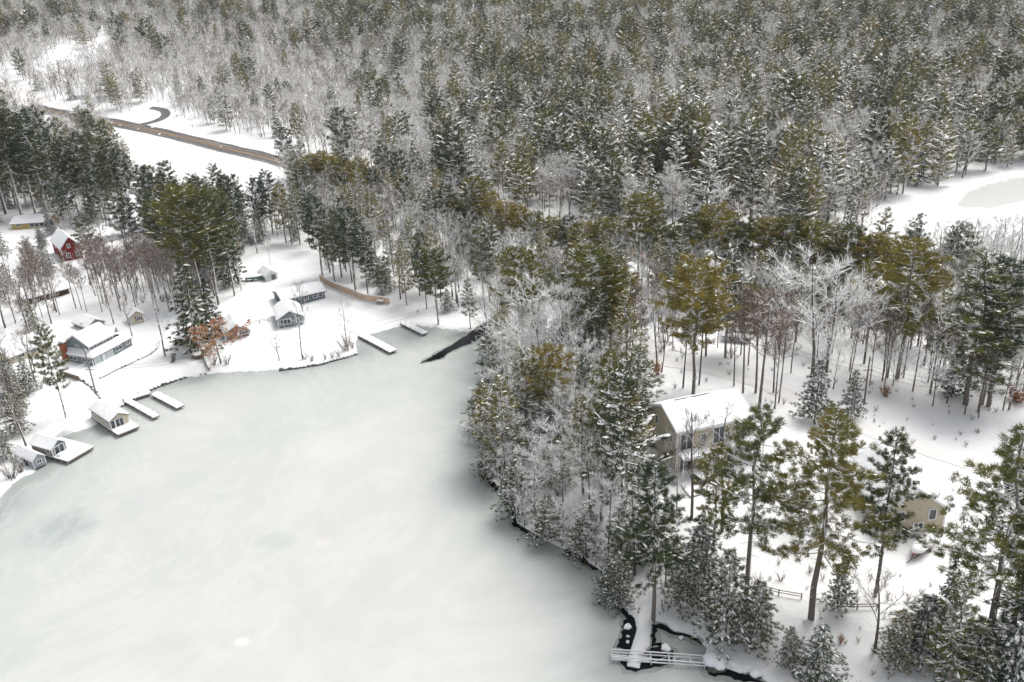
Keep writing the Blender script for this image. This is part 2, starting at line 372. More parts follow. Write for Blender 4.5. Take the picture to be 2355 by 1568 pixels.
sheet('open_water', [(1100, 1060), (1112, 1060), (1120, 1095), (1150, 1120), (1142, 1130), (1105, 1096)], jag=.3, seed=7)

# ------------------------------------------------------------------ roads
def b_road(t, b):
    uv = t.nodes.new('ShaderNodeUVMap'); sx = t.nodes.new('ShaderNodeSeparateXYZ'); t.links.new(uv.outputs[0], sx.inputs[0])
    mp = t.nodes.new('ShaderNodeMapping'); mp.inputs['Scale'].default_value = (9, .015, 1); t.links.new(uv.outputs[0], mp.inputs[0])
    n = t.nodes.new('ShaderNodeTexNoise'); n.inputs['Scale'].default_value = 1.0; n.inputs['Detail'].default_value = 5; t.links.new(mp.outputs[0], n.inputs['Vector'])
    c = ramp(t, n.outputs[0], [(.35, (.075, .075, .076)), (.52, (.125, .12, .115)), (.7, (.28, .25, .22))])
    e = mathn(t, 'ABSOLUTE', mathn(t, 'SUBTRACT', sx.outputs[0], .5)); e = mathn(t, 'ADD', e, mathn(t, 'MULTIPLY', mathn(t, 'SUBTRACT', noise(t, .4, 4), .5), .10))
    f = ramp(t, e, [(.44, (0, 0, 0)), (.48, (1, 1, 1))]); t.links.new(mixc(t, f, c, (.72, .69, .66)), b.inputs['Base Color'])
def catmull(P, n=10):
    out = []
    for i in range(len(P) - 1):
        p0 = P[max(i - 1, 0)]; p1 = P[i]; p2 = P[i + 1]; p3 = P[min(i + 2, len(P) - 1)]
        for j in range(n):
            t = j / n; out.append(.5 * ((2 * p1) + (-p0 + p2) * t + (2 * p0 - 5 * p1 + 4 * p2 - p3) * t * t + (-p0 + 3 * p1 - 3 * p2 + p3) * t ** 3))
    out.append(P[-1]); return out
def strip(name, cl, w, off, m, lat=0.0, lift=0.0, kind='structure', na=6, label=None):
    V = []; F = []; UV = []; s = 0
    for i, p in enumerate(cl):
        d = cl[min(i + 1, len(cl) - 1)] - cl[max(i - 1, 0)]; d = d / np.linalg.norm(d); n = np.array([-d[1], d[0]])
        if i: s += np.linalg.norm(p - cl[i - 1])
        for j in range(na + 1):
            q = p + n * (lat + w * (j / na - .5)); V.append([q[0], q[1]]); UV.append((j / na, s))
    h = height(np.array(V)); V = [(a[0], a[1], float(z) + off + lift) for a, z in zip(V, h)]
    for i in range(len(cl) - 1):
        for j in range(na):
            k = i * (na + 1) + j; F.append((k, k + 1, k + na + 2, k + na + 1))
    me = bpy.data.meshes.new(name); me.from_pydata(V, [], F); uvl = me.uv_layers.new(name='UVMap')
    for lp in me.loops: uvl.data[lp.index].uv = UV[lp.vertex_index]
    me.update()
    if me.polygons[0].normal.z < 0: me.flip_normals()
    me.materials.append(m); me.polygons.foreach_set('use_smooth', [True] * len(F))
    return tag(addobj(name, me), kind=kind)
M_ROAD = mat('road_asphalt', (.09, .085, .08), .55, .3, b_road)
def gl(pts): return [np.array(ground(*p)[:2]) for p in pts]
ROAD_PX = [(60, 243), (115, 256), (200, 271), (300, 290), (400, 312), (500, 337), (600, 360), (690, 383), (900, 437), (1200, 512), (1490, 592), (1750, 662), (2000, 722), (2110, 748), (2340, 800), (2500, 836)]
road_c = catmull(gl(ROAD_PX), 22)
strip('road', road_c, 11.5, .10, M_ROAD, na=8)
M_YEL = mat('yellow_road_paint', (.55, .27, .06), .7); M_WHP = mat('white_road_paint', (.6, .6, .58), .7)
strip('yellow_centre_line', road_c, .30, .125, M_YEL, lat=.3, na=1); strip('yellow_centre_line', road_c, .30, .125, M_YEL, lat=-.45, na=1)
side_c = catmull(gl([(300, 291), (330, 286), (362, 277), (380, 266), (378, 256), (360, 250), (345, 249)]), 10)
strip('side_road', side_c, 5.5, .14, mat('slushy_side_road', (.2, .16, .13), .6, .3, b_road), na=6)
def b_packed(t, b):
    uv = t.nodes.new('ShaderNodeUVMap'); mp = t.nodes.new('ShaderNodeMapping'); mp.inputs['Scale'].default_value = (5, .02, 1); t.links.new(uv.outputs[0], mp.inputs[0])
    n = t.nodes.new('ShaderNodeTexNoise'); n.inputs['Scale'].default_value = 1.0; n.inputs['Detail'].default_value = 4; t.links.new(mp.outputs[0], n.inputs['Vector'])
    t.links.new(ramp(t, n.outputs[0], [(.35, (.88, .88, .86)), (.58, (.83, .81, .77)), (.80, (.70, .64, .56))]), b.inputs['Base Color'])
M_PACK = mat('packed_snow_road', (.8, .76, .7), .9, .1, b_packed)
lane_c = catmull(gl([(1380, 812), (1470, 830), (1560, 838), (1640, 852), (1760, 884), (1850, 925), (1990, 985), (2090, 1020), (2160, 1045), (2360, 1105)]), 14)
strip('snow_packed_lane', lane_c, 4.6, .07, M_PACK, na=6)
strip('snow_packed_lane', catmull(gl([(-20, 196), (40, 212), (90, 236), (115, 256)]), 10), 16, .08, mat('snowy_road_end', (.84, .82, .80), .9, .1), na=6)

# ------------------------------------------------------------------ building kit (local frame: X right along the front, Y into the building)
def b_siding(col, sc=4.0):
    def f(t, b):
        tc = t.nodes.new('ShaderNodeTexCoord'); wv = t.nodes.new('ShaderNodeTexWave'); wv.bands_direction = 'Z'; wv.inputs['Scale'].default_value = sc
        t.links.new(tc.outputs['Object'], wv.inputs['Vector'])
        n = noise(t, 1.5, 4); c = ramp(t, n, [(.3, tuple(x * .9 for x in col)), (.7, tuple(min(1, x * 1.08) for x in col))])
        c = mixc(t, mathn(t, 'MULTIPLY', mathn(t, 'GREATER_THAN', wv.outputs['Fac'], .85), .22), c, tuple(x * .55 for x in col))
        t.links.new(c, b.inputs['Base Color'])
    return f
def siding(name, col): return mat(name, col, .8, .2, b_siding(col))
M_TRIM = mat('white_trim', (.78, .79, .80), .6); M_DTRIM = mat('dark_trim', (.07, .06, .055), .7)
def b_glass(t, b):
    t.links.new(ramp(t, noise(t, .9, 3), [(.35, (.012, .016, .022)), (.6, (.05, .065, .08)), (.8, (.16, .19, .21))]), b.inputs['Base Color'])
M_GLASS = mat('window_glass', (.03, .04, .05), .08, .6, b_glass)
M_ROOFSH = mat('roof_shingles', (.10, .095, .09), .9); M_WOODG = mat('weathered_wood', (.20, .165, .135), .9, .1)
M_FLASH = mat('fence_cedar', (.52, .36, .24), .85, .1, lambda t, b: t.links.new(ramp(t, noise(t, 1.4, 4), [(.3, (.60, .44, .32)), (.7, (.74, .58, .44))]), b.inputs['Base Color']))
def prism(mb, x0, x1, y0, y1, z0, zt, ridge=None, rz=0, mi=0):
    """walls with gables; ridge 'x' (gables on x faces) or 'y' (gables on the y faces)"""
    if ridge is None: mb.box(x0, x1, y0, y1, z0, zt, mi); return
    if ridge == 'y':
        xm = (x0 + x1) / 2
        for y, rev in ((y0, 0), (y1, 1)):
            p = [(x0, y, z0), (x1, y, z0), (x1, y, zt), (xm, y, rz), (x0, y, zt)]
            mb.face(p[::-1] if rev else p, mi)
        mb.face([(x0, y1, z0), (x0, y0, z0), (x0, y0, zt), (x0, y1, zt)], mi); mb.face([(x1, y0, z0), (x1, y1, z0), (x1, y1, zt), (x1, y0, zt)], mi)
    else:
        ym = (y0 + y1) / 2
        for x, rev in ((x0, 1), (x1, 0)):
            p = [(x, y0, z0), (x, y1, z0), (x, y1, zt), (x, ym, rz), (x, y0, zt)]
            mb.face(p[::-1] if rev else p, mi)
        mb.face([(x0, y0, z0), (x1, y0, z0), (x1, y0, zt), (x0, y0, zt)], mi); mb.face([(x1, y1, z0), (x0, y1, z0), (x0, y1, zt), (x1, y1, zt)], mi)
def slab(mb, quad, t, mi=0, nx=1, ny=1, round_=0.0, rnd=None):
    """thick slab on a quad (a,b,c,d counter-clockwise seen from above); grown upward by t, top optionally rounded"""
    a, b, c, d = [Vector(q) for q in quad]; nrm = (b - a).cross(d - a).normalized()
    if nrm.z < 0: nrm = -nrm
    g = []
    for i in range(nx + 1):
        for j in range(ny + 1):
            s, r = i / nx, j / ny; p = a.lerp(b, s).lerp(d.lerp(c, s), r)
            e = 1.0
            if round_: e = 1 - round_ * (max(0, abs(2 * s - 1) ** 6) + max(0, abs(2 * r - 1) ** 6)) / 1.4
            tt = t * e * (1 + (rnd.uniform(-.12, .12) if rnd and 0 < i < nx and 0 < j < ny else 0))
            g.append((p, p + Vector((0, 0, 1)) * tt))
    k = len(mb.v); mb.v.extend([tuple(q[1]) for q in g]); n1 = ny + 1
    for i in range(nx):
        for j in range(ny): mb.f.append((k + i * n1 + j, k + (i + 1) * n1 + j, k + (i + 1) * n1 + j + 1, k + i * n1 + j + 1)); mb.m.append(mi)
    mb.face([a, d, c, b], mi)
    for (p, q, idx) in ((a, b, [i * n1 for i in range(nx + 1)]), (b, c, [nx * n1 + j for j in range(ny + 1)]), (d, c, [i * n1 + ny for i in range(nx + 1)]), (a, d, list(range(ny + 1)))):
        for i1, i2 in zip(idx[:-1], idx[1:]): mb.face([g[i1][0], g[i2][0], g[i2][1], g[i1][1]], mi)
def prof_slab(mb, axis, a0, a1, prof, t, nx=8, nsub=5, round_=0.0, rnd=None):
    pts = []
    for i in range(len(prof) - 1):
        for k in range(nsub): q = k / nsub; pts.append((prof[i][0] * (1 - q) + prof[i + 1][0] * q, prof[i][1] * (1 - q) + prof[i + 1][1] * q))
    pts.append(prof[-1]); n = len(pts); k0 = len(mb.v)
    for up in (0, 1):
        for i in range(nx + 1):
            for j, (b, z) in enumerate(pts):
                a = a0 + (a1 - a0) * i / nx; e = 1 - round_ * (abs(2 * i / nx - 1) ** 6 + abs(2 * j / (n - 1) - 1) ** 8) / 1.4; e = max(e, .25)
                tt = t * e * (1 + (rnd.uniform(-.14, .14) if rnd and 0 < i < nx and 0 < j < n - 1 else 0)) if up else 0
                mb.v.append((a, b, z + tt) if axis == 'x' else (b, a, z + tt))
    I = lambda up, i, j: k0 + up * (nx + 1) * n + i * n + j
    for i in range(nx):
        for j in range(n - 1): mb.f.append((I(1, i, j), I(1, i + 1, j), I(1, i + 1, j + 1), I(1, i, j + 1))); mb.f.append((I(0, i, j), I(0, i, j + 1), I(0, i + 1, j + 1), I(0, i + 1, j))); mb.m += [0, 0]
        for j in (0, n - 1): mb.f.append((I(0, i, j), I(0, i + 1, j), I(1, i + 1, j), I(1, i, j))); mb.m.append(0)
    for j in range(n - 1):
        for i in (0, nx): mb.f.append((I(0, i, j), I(0, i, j + 1), I(1, i, j + 1), I(1, i, j))); mb.m.append(0)
def gable_roof(root, x0, x1, y0, y1, zt, rz, ridge, m=M_DTRIM, ov=.45, th_=.16, snow=.38, name='roof'):
    r = MB(); s = MB(); rnd = random.Random(int(abs(x0 * 13 + y1 * 7 + rz * 31)))
    if ridge == 'y': b0, b1, a0, a1, ax = x0, x1, y0 - ov, y1 + ov, 'y'
    else: b0, b1, a0, a1, ax = y0, y1, x0 - ov, x1 + ov, 'x'
    bm = (b0 + b1) / 2; k = (rz - zt) / (bm - b0); e = zt - k * ov + .02
    prof_slab(r, ax, a0, a1, [(b0 - ov, e), (bm, rz + .02), (b1 + ov, e)], th_, 1, 1)
    if snow: i_ = .05 if snow < .2 else 0; prof_slab(s, ax, a0 + i_, a1 - i_, [(b0 - ov + i_, e + th_ + .004), (bm, rz + .024 + th_), (b1 + ov - i_, e + th_ + .004)], snow, 10, 5, .5, rnd)
    ro = r.build(name, m, root)
    if snow: s.build('snow_cover', M_SNOW, ro)
    return ro
def shed_roof(root, quad, m=M_DTRIM, th_=.14, snow=.35, name='roof'):
    r = MB(); s = MB(); slab(r, quad, th_); slab(s, [(a, b, c + th_ + .004) for a, b, c in quad], snow, 0, 7, 4, .4, random.Random(5))
    ro = r.build(name, m, root); s.build('snow_cover', M_SNOW, ro); return ro
def window(root, wall, pos, z, w_, h_, W, panes=2, name='window', fm=M_TRIM, gm=M_GLASS, rows=1, fw=.13):
    """W = (x0,x1,y0,y1); wall front/back/left/right; pos = centre along the wall"""
    x0, x1, y0, y1 = W
    def T(a, d, zz):
        if wall == 'front': return (a, y0 - d, zz)
        if wall == 'back': return (a, y1 + d, zz)
        if wall == 'left': return (x0 - d, a, zz)
        return (x1 + d, a, zz)
    f = MB(); g = MB()
    def bx(mb, a0, a1, d0, d1, z0, z1):
        p, q = T(a0, d0, z0), T(a1, d1, z1); mb.box(min(p[0], q[0]), max(p[0], q[0]), min(p[1], q[1]), max(p[1], q[1]), z0, z1)
    a0, a1 = pos - w_ / 2, pos + w_ / 2
    bx(f, a0 - fw, a1 + fw, -.02, .09, z + h_, z + h_ + fw); bx(f, a0 - fw, a1 + fw, -.02, .11, z - fw, z)
    bx(f, a0 - fw, a0, -.02, .088, z, z + h_); bx(f, a1, a1 + fw, -.02, .088, z, z + h_)
    for i in range(1, panes): c = a0 + w_ * i / panes; bx(f, c - .05, c + .05, -.02, .08, z, z + h_)
    for i in range(1, rows): c = z + h_ * i / rows; bx(f, a0, a1, -.02, .076, c - .035, c + .035)
    bx(g, a0, a1, -.01, .03, z, z + h_)
    wo = f.build(name, fm, root); g.build('pane', gm, wo); return wo
def corner_boards(root, W, z0, zt, m=M_TRIM, t=.16):
    x0, x1, y0, y1 = W; mb = MB()
    for (x, y) in ((x0, y0), (x1, y0), (x0, y1), (x1, y1)):
        mb = MB(); mb.box(x - t if x == x0 else x - t * .4, x + t * .4 if x == x0 else x + t, y - .03 if y == y0 else y - t * .6, y + t * .6 if y == y0 else y + .03, z0, zt - .03)
        mb.build('corner_board', m, root)
def frame_of(C, R, zoff=0.0):
    c = ground(*C); r = ground(*R); rz = math.atan2(r.y - c.y, r.x - c.x); return c, rz, math.hypot(r.x - c.x, r.y - c.y)
def dist_px(C, L):
    c = ground(*C); l = ground(*L); return math.hypot(l.x - c.x, l.y - c.y)
FOOT = []   # footprints (centre, radius) kept clear of trees
def keep_clear(root, x0, x1, y0, y1, pad=1.5):
    rz = root.rotation_euler[2]; c = root.location
    n = max(1, int(max(x1 - x0, y1 - y0) / 3))
    rad = min(x1 - x0, y1 - y0) / 2 + pad
    for i in range(n + 1):
        if x1 - x0 > y1 - y0: lx, ly = x0 + (x1 - x0) * i / n, (y0 + y1) / 2
        else: lx, ly = (x0 + x1) / 2, y0 + (y1 - y0) * i / n
        FOOT.append((c.x + lx * math.cos(rz) - ly * math.sin(rz), c.y + lx * math.sin(rz) + ly * math.cos(rz), rad))
def simple_house(name, label, cat, C, R, depth, vt_wall, ridge, peak_add, wallm, wins=(), trim=M_DTRIM, x_left=0.0, snow=.38, door=None, cb=True, base=.6, hwall=None, ov=.45, drz=0.0):
    c, rz, L = frame_of(C, R); rz += drz; root = thing(name, label, cat, c, rz)
    hw = hwall or height_for(c, vt_wall); W = (x_left, L, 0, depth)
    mb = MB(); prism(mb, *W, -base, hw, ridge, hw + peak_add); mb.build('wall', wallm, root)
    gable_roof(root, *W, hw, hw + peak_add, ridge, trim, snow=snow, ov=ov)
    if cb: corner_boards(root, W, -base, hw)
    for wdef in wins: window(root, wdef[0], wdef[1], wdef[2], wdef[3], wdef[4], W, *wdef[5:])
    if door:
        window(root, door[0], door[1], .1, .9, 1.95, W, 1, 'door', M_TRIM, mat('door_paint', door[2], .6))
    keep_clear(root, *W); return root, W, hw

# ------------------------------------------------------------------ buildings
S_GREY = siding('blue_grey_siding', (.22, .26, .28)); S_CREAM = siding('cream_siding', (.62, .55, .42)); S_TAN = siding('tan_siding', (.52, .455, .35))
S_LGREY = siding('light_grey_siding', (.36, .40, .43)); S_SLATE = siding('slate_siding', (.17, .21, .235)); S_RED = siding('red_siding', (.20, .024, .024))
S_WHITE = siding('white_siding', (.74, .76, .77)); S_BROWN = siding('brown_siding', (.25, .17, .15)); S_DARK = siding('dark_brown_siding', (.10, .06, .04)); S_YEL = siding('yellow_siding', (.48, .38, .15))
S_TAUPE = siding('taupe_siding', (.36, .33, .30))
def grey_lake_house():
    c, rz, Lx = frame_of((216, 841), (315, 797)); rz += .13; root = thing('lake_house', 'blue-grey two-storey house with brick chimney and long porch facing the lake', 'house', c, rz)
    D = 8.6; hp = height_for(c, 824.5); hu = hp * 2.35; pk = hp * 3.5
    a = 1.3; b = Lx * .70; yf = 1.7
    mb = MB(); mb.box(0, Lx, 0, D, -.6, hp); prism(mb, a, b, yf, D + .6, hp + .02, hu, 'x', pk); mb.build('wall', S_GREY, root)
    W = (0, Lx, 0, D); U = (a, b, yf, D + .6)
    gable_roof(root, *U, hu, pk, 'x', M_TRIM, ov=.55, snow=.40)
    shed_roof(root, [(-.3, -.5, hp + .02), (b, -.5, hp + .02), (b, yf, hp + 1.0), (a, yf, hp + 1.0)], name='porch_roof')
    shed_roof(root, [(-.35, -.5, hp + .02), (a, yf, hp + 1.0), (a, D, hp + 1.0), (-.35, D, hp + .02)], name='porch_roof')
    shed_roof(root, [(b + .05, -.4, hp + .08), (Lx + .3, -.4, hp + .08), (Lx + .3, D - .1, hp + .5), (b + .05, D - .1, hp + .5)], snow=.22, name='porch_roof')
    for i in range(2):
        s = MB(); x = Lx - 1.9 + i * 1.2; s.box(x - .45, x + .45, 3.2, 4.2, hp + .3, hp + .78); s.build('skylight', M_GLASS, root)
    for x in (.22, .5, .78): window(root, 'front', a + (b - a) * x, hp + 1.08 + .0, .95, hu - hp - 1.5 if hu - hp > 2.2 else .75, U)
    window(root, 'left', (yf + D + .6) / 2, hp + 1.15, .85, 1.0, U)
    window(root, 'left', D * .72, .75, 2.3, hp - 1.1, W, 2); window(root, 'left', D * .24, .75, 2.3, hp - 1.1, W, 3)
    window(root, 'front', Lx * .66, .7, 1.8, hp - 1.1, W, 2); window(root, 'front', Lx * .90, .95, .9, .75, W)
    window(root, 'front', Lx * .115, .12, 1.7, hp - .4, W, 1, 'porch_door', M_TRIM, mat('frosted_plastic', (.5, .56, .58), .4)); window(root, 'front', Lx * .42, .12, 1.9, hp - .4, W, 1, 'porch_door', M_TRIM, mat('frosted_plastic', (.55, .6, .62), .4))
    window(root, 'front', Lx * .27, .1, .8, hp - .4, W, 1, 'door', M_TRIM, M_TRIM)
    corner_boards(root, W, -.5, hp); corner_boards(root, U, hp + .95, hu)
    ch = MB(); ch.box(-.75, .35, D * .86 + .4, D * .86 + 1.5, -.5, hp * 2.7)
    co = ch.build('chimney', mat('red_brick', (.30, .09, .05), .9, .1, lambda t, b: t.links.new(ramp(t, noise(t, 5, 2), [(.4, (.22, .07, .04)), (.6, (.38, .13, .08))]), b.inputs['Base Color'])), root)
    s = MB(); slab(s, [(-.9, D * .86 + .25, hp * 2.7), (.5, D * .86 + .25, hp * 2.7), (.5, D * .86 + 1.65, hp * 2.7), (-.9, D * .86 + 1.65, hp * 2.7)], .55, 0, 5, 5, .6); s.build('snow_cover', M_SNOW, co)
    pr = MB()
    for x in np.linspace(-3.2, -.2, 5): pr.box(x - .04, x + .04, 1.5, 1.58, 0, .9)
    pr.box(-3.2, -.2, 1.49, 1.59, .86, .95); pr.build('deck_rail', M_TRIM, root)
    keep_clear(root, -1, Lx, 0, D)
grey_lake_house()
# garage behind it
simple_house('garage', 'taupe garage with snowy gable roof behind the blue-grey lake house', 'garage', (203, 763), (241, 749), 6.5, 752.5, 'y', 1.25, S_TAUPE,
 [('left', 2.4, .9, .8, 1.0), ('front', 2.4, .8, 1.0, .8)])
simple_house('garden_shed', 'small cream shed with a dark-shuttered window behind a leaning tree', 'shed', (304, 747.5), (332.5, 740), 3.6, 729, 'y', 1.1, S_CREAM,
 [('front', 1.9, .85, .8, 1.0), ('left', 1.8, .1, .7, 1.6)])
for s_ in (-1, 1):
    pass
# shuttered look of the cream shed
_sh = [o for o in COL.objects if o.name.startswith('garden_shed')][0]
for s_ in (-1, 1):
    m_ = MB(); x_ = 1.9 + s_ * .72; m_.box(x_ - .15, x_ + .15, -.07, -.003, .78, 1.98); m_.build('shutter', M_DTRIM, _sh)
def tan_shed():
    c, rz, L = frame_of((404, 792.5), (432, 798.5)); root = thing('tool_shed', 'little tan lean-to shed beside the dark hemlock column', 'shed', c, rz)
    h = height_for(c, 778); mb = MB(); D = 2.9
    mb.face([(0, 0, -.4), (L, 0, -.4), (L, 0, h), (0, 0, h)]); mb.face([(L, D, -.4), (0, D, -.4), (0, D, h + .9), (L, D, h + .9)])
    mb.face([(L, 0, -.4), (L, D, -.4), (L, D, h + .9), (L, 0, h)]); mb.face([(0, D, -.4), (0, 0, -.4), (0, 0, h), (0, D, h + .9)]); mb.build('wall', S_TAN, root)
    shed_roof(root, [(-.2, -.25, h), (L + .2, -.25, h), (L + .2, D + .2, h + .95), (-.2, D + .2, h + .95)]); window(root, 'front', L * .5, .1, .9, 1.2, (0, L, 0, D), 1, 'door', M_TRIM, S_TAN)
    keep_clear(root, 0, L, 0, D)
tan_shed()
simple_house('shore_house', 'low house with broad white snowy roof at the edge, behind the brownish pine', 'house', (26, 838), (112, 806), 8.5, 823, 'x', 1.6, S_CREAM,
 [('front', 2.5, .8, 2.2, 1.2, 3), ('front', 6.2, .7, 2.4, 1.3, 3), ('front', 9.2, .8, 1.4, 1.2)])
simple_house('brown_cottage', 'brown cottage with mounded snow roof behind the orange-leaved oak', 'cottage', (520, 784), (573, 771), 8.0, 768, 'y', 1.5, S_BROWN,
 [('front', 4.6, .9, 2.6, 1.2, 4)], trim=mat('brown_trim', (.13, .08, .07), .7), snow=.7)
simple_house('slate_cottage', 'slate-grey cottage with a triple window and gable, middle of the snowy lawn', 'cottage', (642, 755.3), (697.8, 745.8), 9.0, 735.5, 'y', 1.7, S_SLATE,
 [('front', 1.75, .95, 2.5, 1.15, 3), ('front', 4.55, 1.0, .75, .8), ('front', 5.75, .9, .8, 1.2)], snow=.5)
simple_house('slate_ranch', 'long slate-grey ranch house with white window frames behind the bare lawn trees', 'house', (652, 708), (747.8, 684.8), 7.5, 691, 'x', 1.1, S_SLATE,
 [('front', 10.4, .9, .9, 1.15, 1, 'window', M_TRIM, M_GLASS, 2), ('front', 8.9, .9, .9, 1.1, 1, 'window', M_TRIM, M_GLASS, 2), ('front', 6.4, .9, 1.0, 1.0), ('front', 2.6, .9, 1.4, 1.0)], snow=.55)
simple_house('white_garage', 'small white garage with one grey door beside the covered boat', 'garage', (612.8, 647), (638, 640), 5.0, 635, 'y', 1.15, S_WHITE,
 [('front', 2.2, .1, 1.3, 1.5, 1, 'door', M_TRIM, M_WOODG)], trim=M_TRIM)
simple_house('yellow_ranch', 'yellow ranch house with a band of dark windows under tall pines', 'house', (28, 528), (114, 522), 9.5, 516, 'x', 1.4, S_YEL,
 [('front', 7.2, .6, 1.5, 1.7, 1), ('front', 8.9, .6, 1.5, 1.7, 1), ('front', 10.6, .6, 1.5, 1.7, 1), ('front', 12.3, .6, 1.5, 1.7, 1), ('front', 14.0, .6, 1.5, 1.7, 1), ('front', 2.5, 1.0, 1.5, .7)])
simple_house('red_house', 'red gabled house with white-framed windows among bare trees', 'house', (147.5, 601), (191, 597), 13.0, 571, 'y', 3.0, S_RED,
 [('front', 2.3, 4.0, .75, 1.1), ('front', 5.0, 4.2, .75, 1.1), ('front', 1.7, .9, 1.0, 1.4), ('front', 4.4, .9, .9, 1.3), ('left', 3, 2.6, .8, 1.2), ('left', 9, 2.6, .8, 1.2)], trim=M_TRIM, drz=.42)
simple_house('white_barn', 'long low building with unbroken snowy roof behind the red house', 'barn', (206, 566), (300, 546), 9.5, 551, 'x', 1.6, S_WHITE, [('front', 4, .8, 1.0, 1.0), ('front', 10, .8, 1.0, 1.0)], trim=M_TRIM)
simple_house('farmhouse', 'white farmhouse with steep snowy gable at the far end of the long barn roof', 'house', (268, 531), (312, 521), 9, 517, 'x', 2.6, S_WHITE, [('front', 3, 1.0, .9, 1.2), ('front', 6.4, 1.0, .9, 1.2)], trim=M_TRIM)
simple_house('brown_cabin', 'low dark-brown cabin with snowy roof in the thin grove', 'cabin', (60, 702), (160, 674), 7.0, 689, 'x', 1.0, S_DARK, [('front', 3, .8, 1.2, .9), ('front', 8, .8, 1.2, .9)], trim=M_DTRIM)
simple_house('roadside_house', 'far white house with snowy roof among trees above the road', 'house', (178, 229), (208, 226), 11, 220, 'x', 3.0, S_WHITE, [('front', 3, 1.2, 1.1, 1.4), ('front', 7, 1.2, 1.1, 1.4)], trim=M_TRIM)
simple_house('wood_cabin', 'grey gabled cabin half hidden under the woods beyond the spit', 'cabin', (1432, 741), (1486, 747), 9, 722, 'x', 2.2, S_LGREY, [('left', 4.5, 2.2, .8, 1.1), ('front', 3, .8, 1.4, 1.1)])
simple_house('sunroom_cabin', 'snow-roofed cabin with a band of dark sunroom windows among bare trunks', 'cabin', (1664, 786), (1724, 791), 8.0, 772, 'x', 1.2, S_LGREY,
 [('front', 1.6, .5, 1.2, 1.1, 1), ('front', 3.2, .5, 1.2, 1.1, 1), ('front', 4.8, .5, 1.2, 1.1, 1), ('right', 2, .5, 1.4, 1.2, 2)])
simple_house('hidden_cottage', 'white-roofed cottage just behind the sunroom cabin in the woods', 'cottage', (1655, 744), (1712, 738), 9, 731, 'x', 1.8, S_LGREY, [('front', 3, .9, 1.2, 1.0)])
simple_house('woodland_house', 'brown house under the right-hand woods beyond the lane', 'house', (1972, 752), (2036, 758), 9, 735, 'x', 1.6, S_DARK, [('front', 2.5, .8, 1.3, 1.1), ('front', 6, .8, 1.3, 1.1)])

# boathouses -----------------------------------------------------------
def posts(root, pts, z0, z1, r=.06, m=M_TRIM, name='post'):
    for (x, y) in pts:
        mb = MB(); mb.tube([Vector((x, y, z0)), Vector((x, y, z1))], [r, r], 6); mb.tube([Vector((x, y, z1)), Vector((x, y, z1 + .1))], [r * 1.7, r * .6], 6, 1); mb.build(name, [m, M_SNOW], root)
def lake_frame(C, R):
    c = at(*C); r = at(*R); return Vector((c[0], c[1], 0)), math.atan2(r[1] - c[1], r[0] - c[0]), float(np.hypot(*(r - c)))
def deck_part(root, x0, x1, y0, y1, top=.75, snow=.28, rnd=None, pm=M_WOODG):
    d = MB(); d.box(x0, x1, y0, y1, top - .16, top); d.box(x0 + .12, x1 - .12, y0 + .12, y0 + .3, top - .42, top - .165); d.box(x0 + .12, x1 - .12, y1 - .3, y1 - .12, top - .42, top - .165)
    do = d.build('deck', pm, root); s = MB(); slab(s, [(x0 + .02, y0 + .02, top + .004), (x1 - .02, y0 + .02, top + .004), (x1 - .02, y1 - .02, top + .004), (x0 + .02, y1 - .02, top + .004)], snow, 0, 8, 8, .35, random.Random(4)); s.build('snow_cover', M_SNOW, do)
    return do
def boathouse(name, label, C, R, Lb, bx, by, hv, pk, wallm, roofsnow, glass, extra=None):
    """C near deck corner, R right deck corner; deck spans y 0..Lb; building bx=(x0,x1), by=(y0,y1)"""
    c, rz, Wd = lake_frame(C, R); root = thing(name, label, 'boathouse', c, rz)
    deck_part(root, 0, Wd, 0, Lb); W = (bx[0], bx[1], by[0], by[1]); mb = MB(); prism(mb, *W, .76, .76 + hv, 'y', .76 + pk); mb.build('wall', wallm, root)
    gable_roof(root, *W, .76 + hv, .76 + pk, 'y', mat('boathouse_trim', (.16, .12, .10), .7) if roofsnow > .2 else M_TRIM, ov=.35, snow=roofsnow)
    posts(root, [(.1, y) for y in np.linspace(.3, Lb - .3, 6)] + [(Wd - .1, y) for y in (.2, Lb * .3)], -.25, 1.15, .05)
    for g in glass: window(root, g[0], g[1], g[2] + .9, g[3], g[4] * .92, W, *g[5:])
    corner_boards(root, W, .77, .76 + hv, t=.12); return root, Wd, W
boathouse('boathouse', 'cream boathouse with dark glass doors and a snowy front deck on the ice', (272.7, 1008.3), (322.5, 987.8), 12.4, (.25, 3.9), (3.0, 12.0), 2.05, 3.05, S_CREAM, .25,
 [('front', .65, .15, .75, 1.75, 1, 'glass_door'), ('front', 2.05, .1, 1.5, 1.8, 2, 'glass_door'), ('left', 4.3, .75, .5, .9, 1), ('left', 5.2, .75, .5, .9, 1), ('left', 7.2, .75, .4, .9, 1), ('left', 9.2, .75, .4, .9, 1), ('left', 11, .75, .4, .9, 1)])
r_, Wd_, W_ = boathouse('boathouse', 'slate boathouse with grey bare roof and wide white deck, next to the small shed', (158.3, 1069.9), (218.4, 1034.7), 9.6, (.1, 3.1), (4.0, 9.8), 2.0, 3.1, S_TAUPE, .05,
 [('front', 1.6, .1, 1.9, 1.75, 2, 'glass_door'), ('left', 5.2, .6, .6, 1.0, 1)])
g_ = MB(); g_.face([(.15, 3.97, 2.80), (3.05, 3.97, 2.80), (1.6, 3.97, 3.80)]); g_.build('gable_panel', S_SLATE, r_)
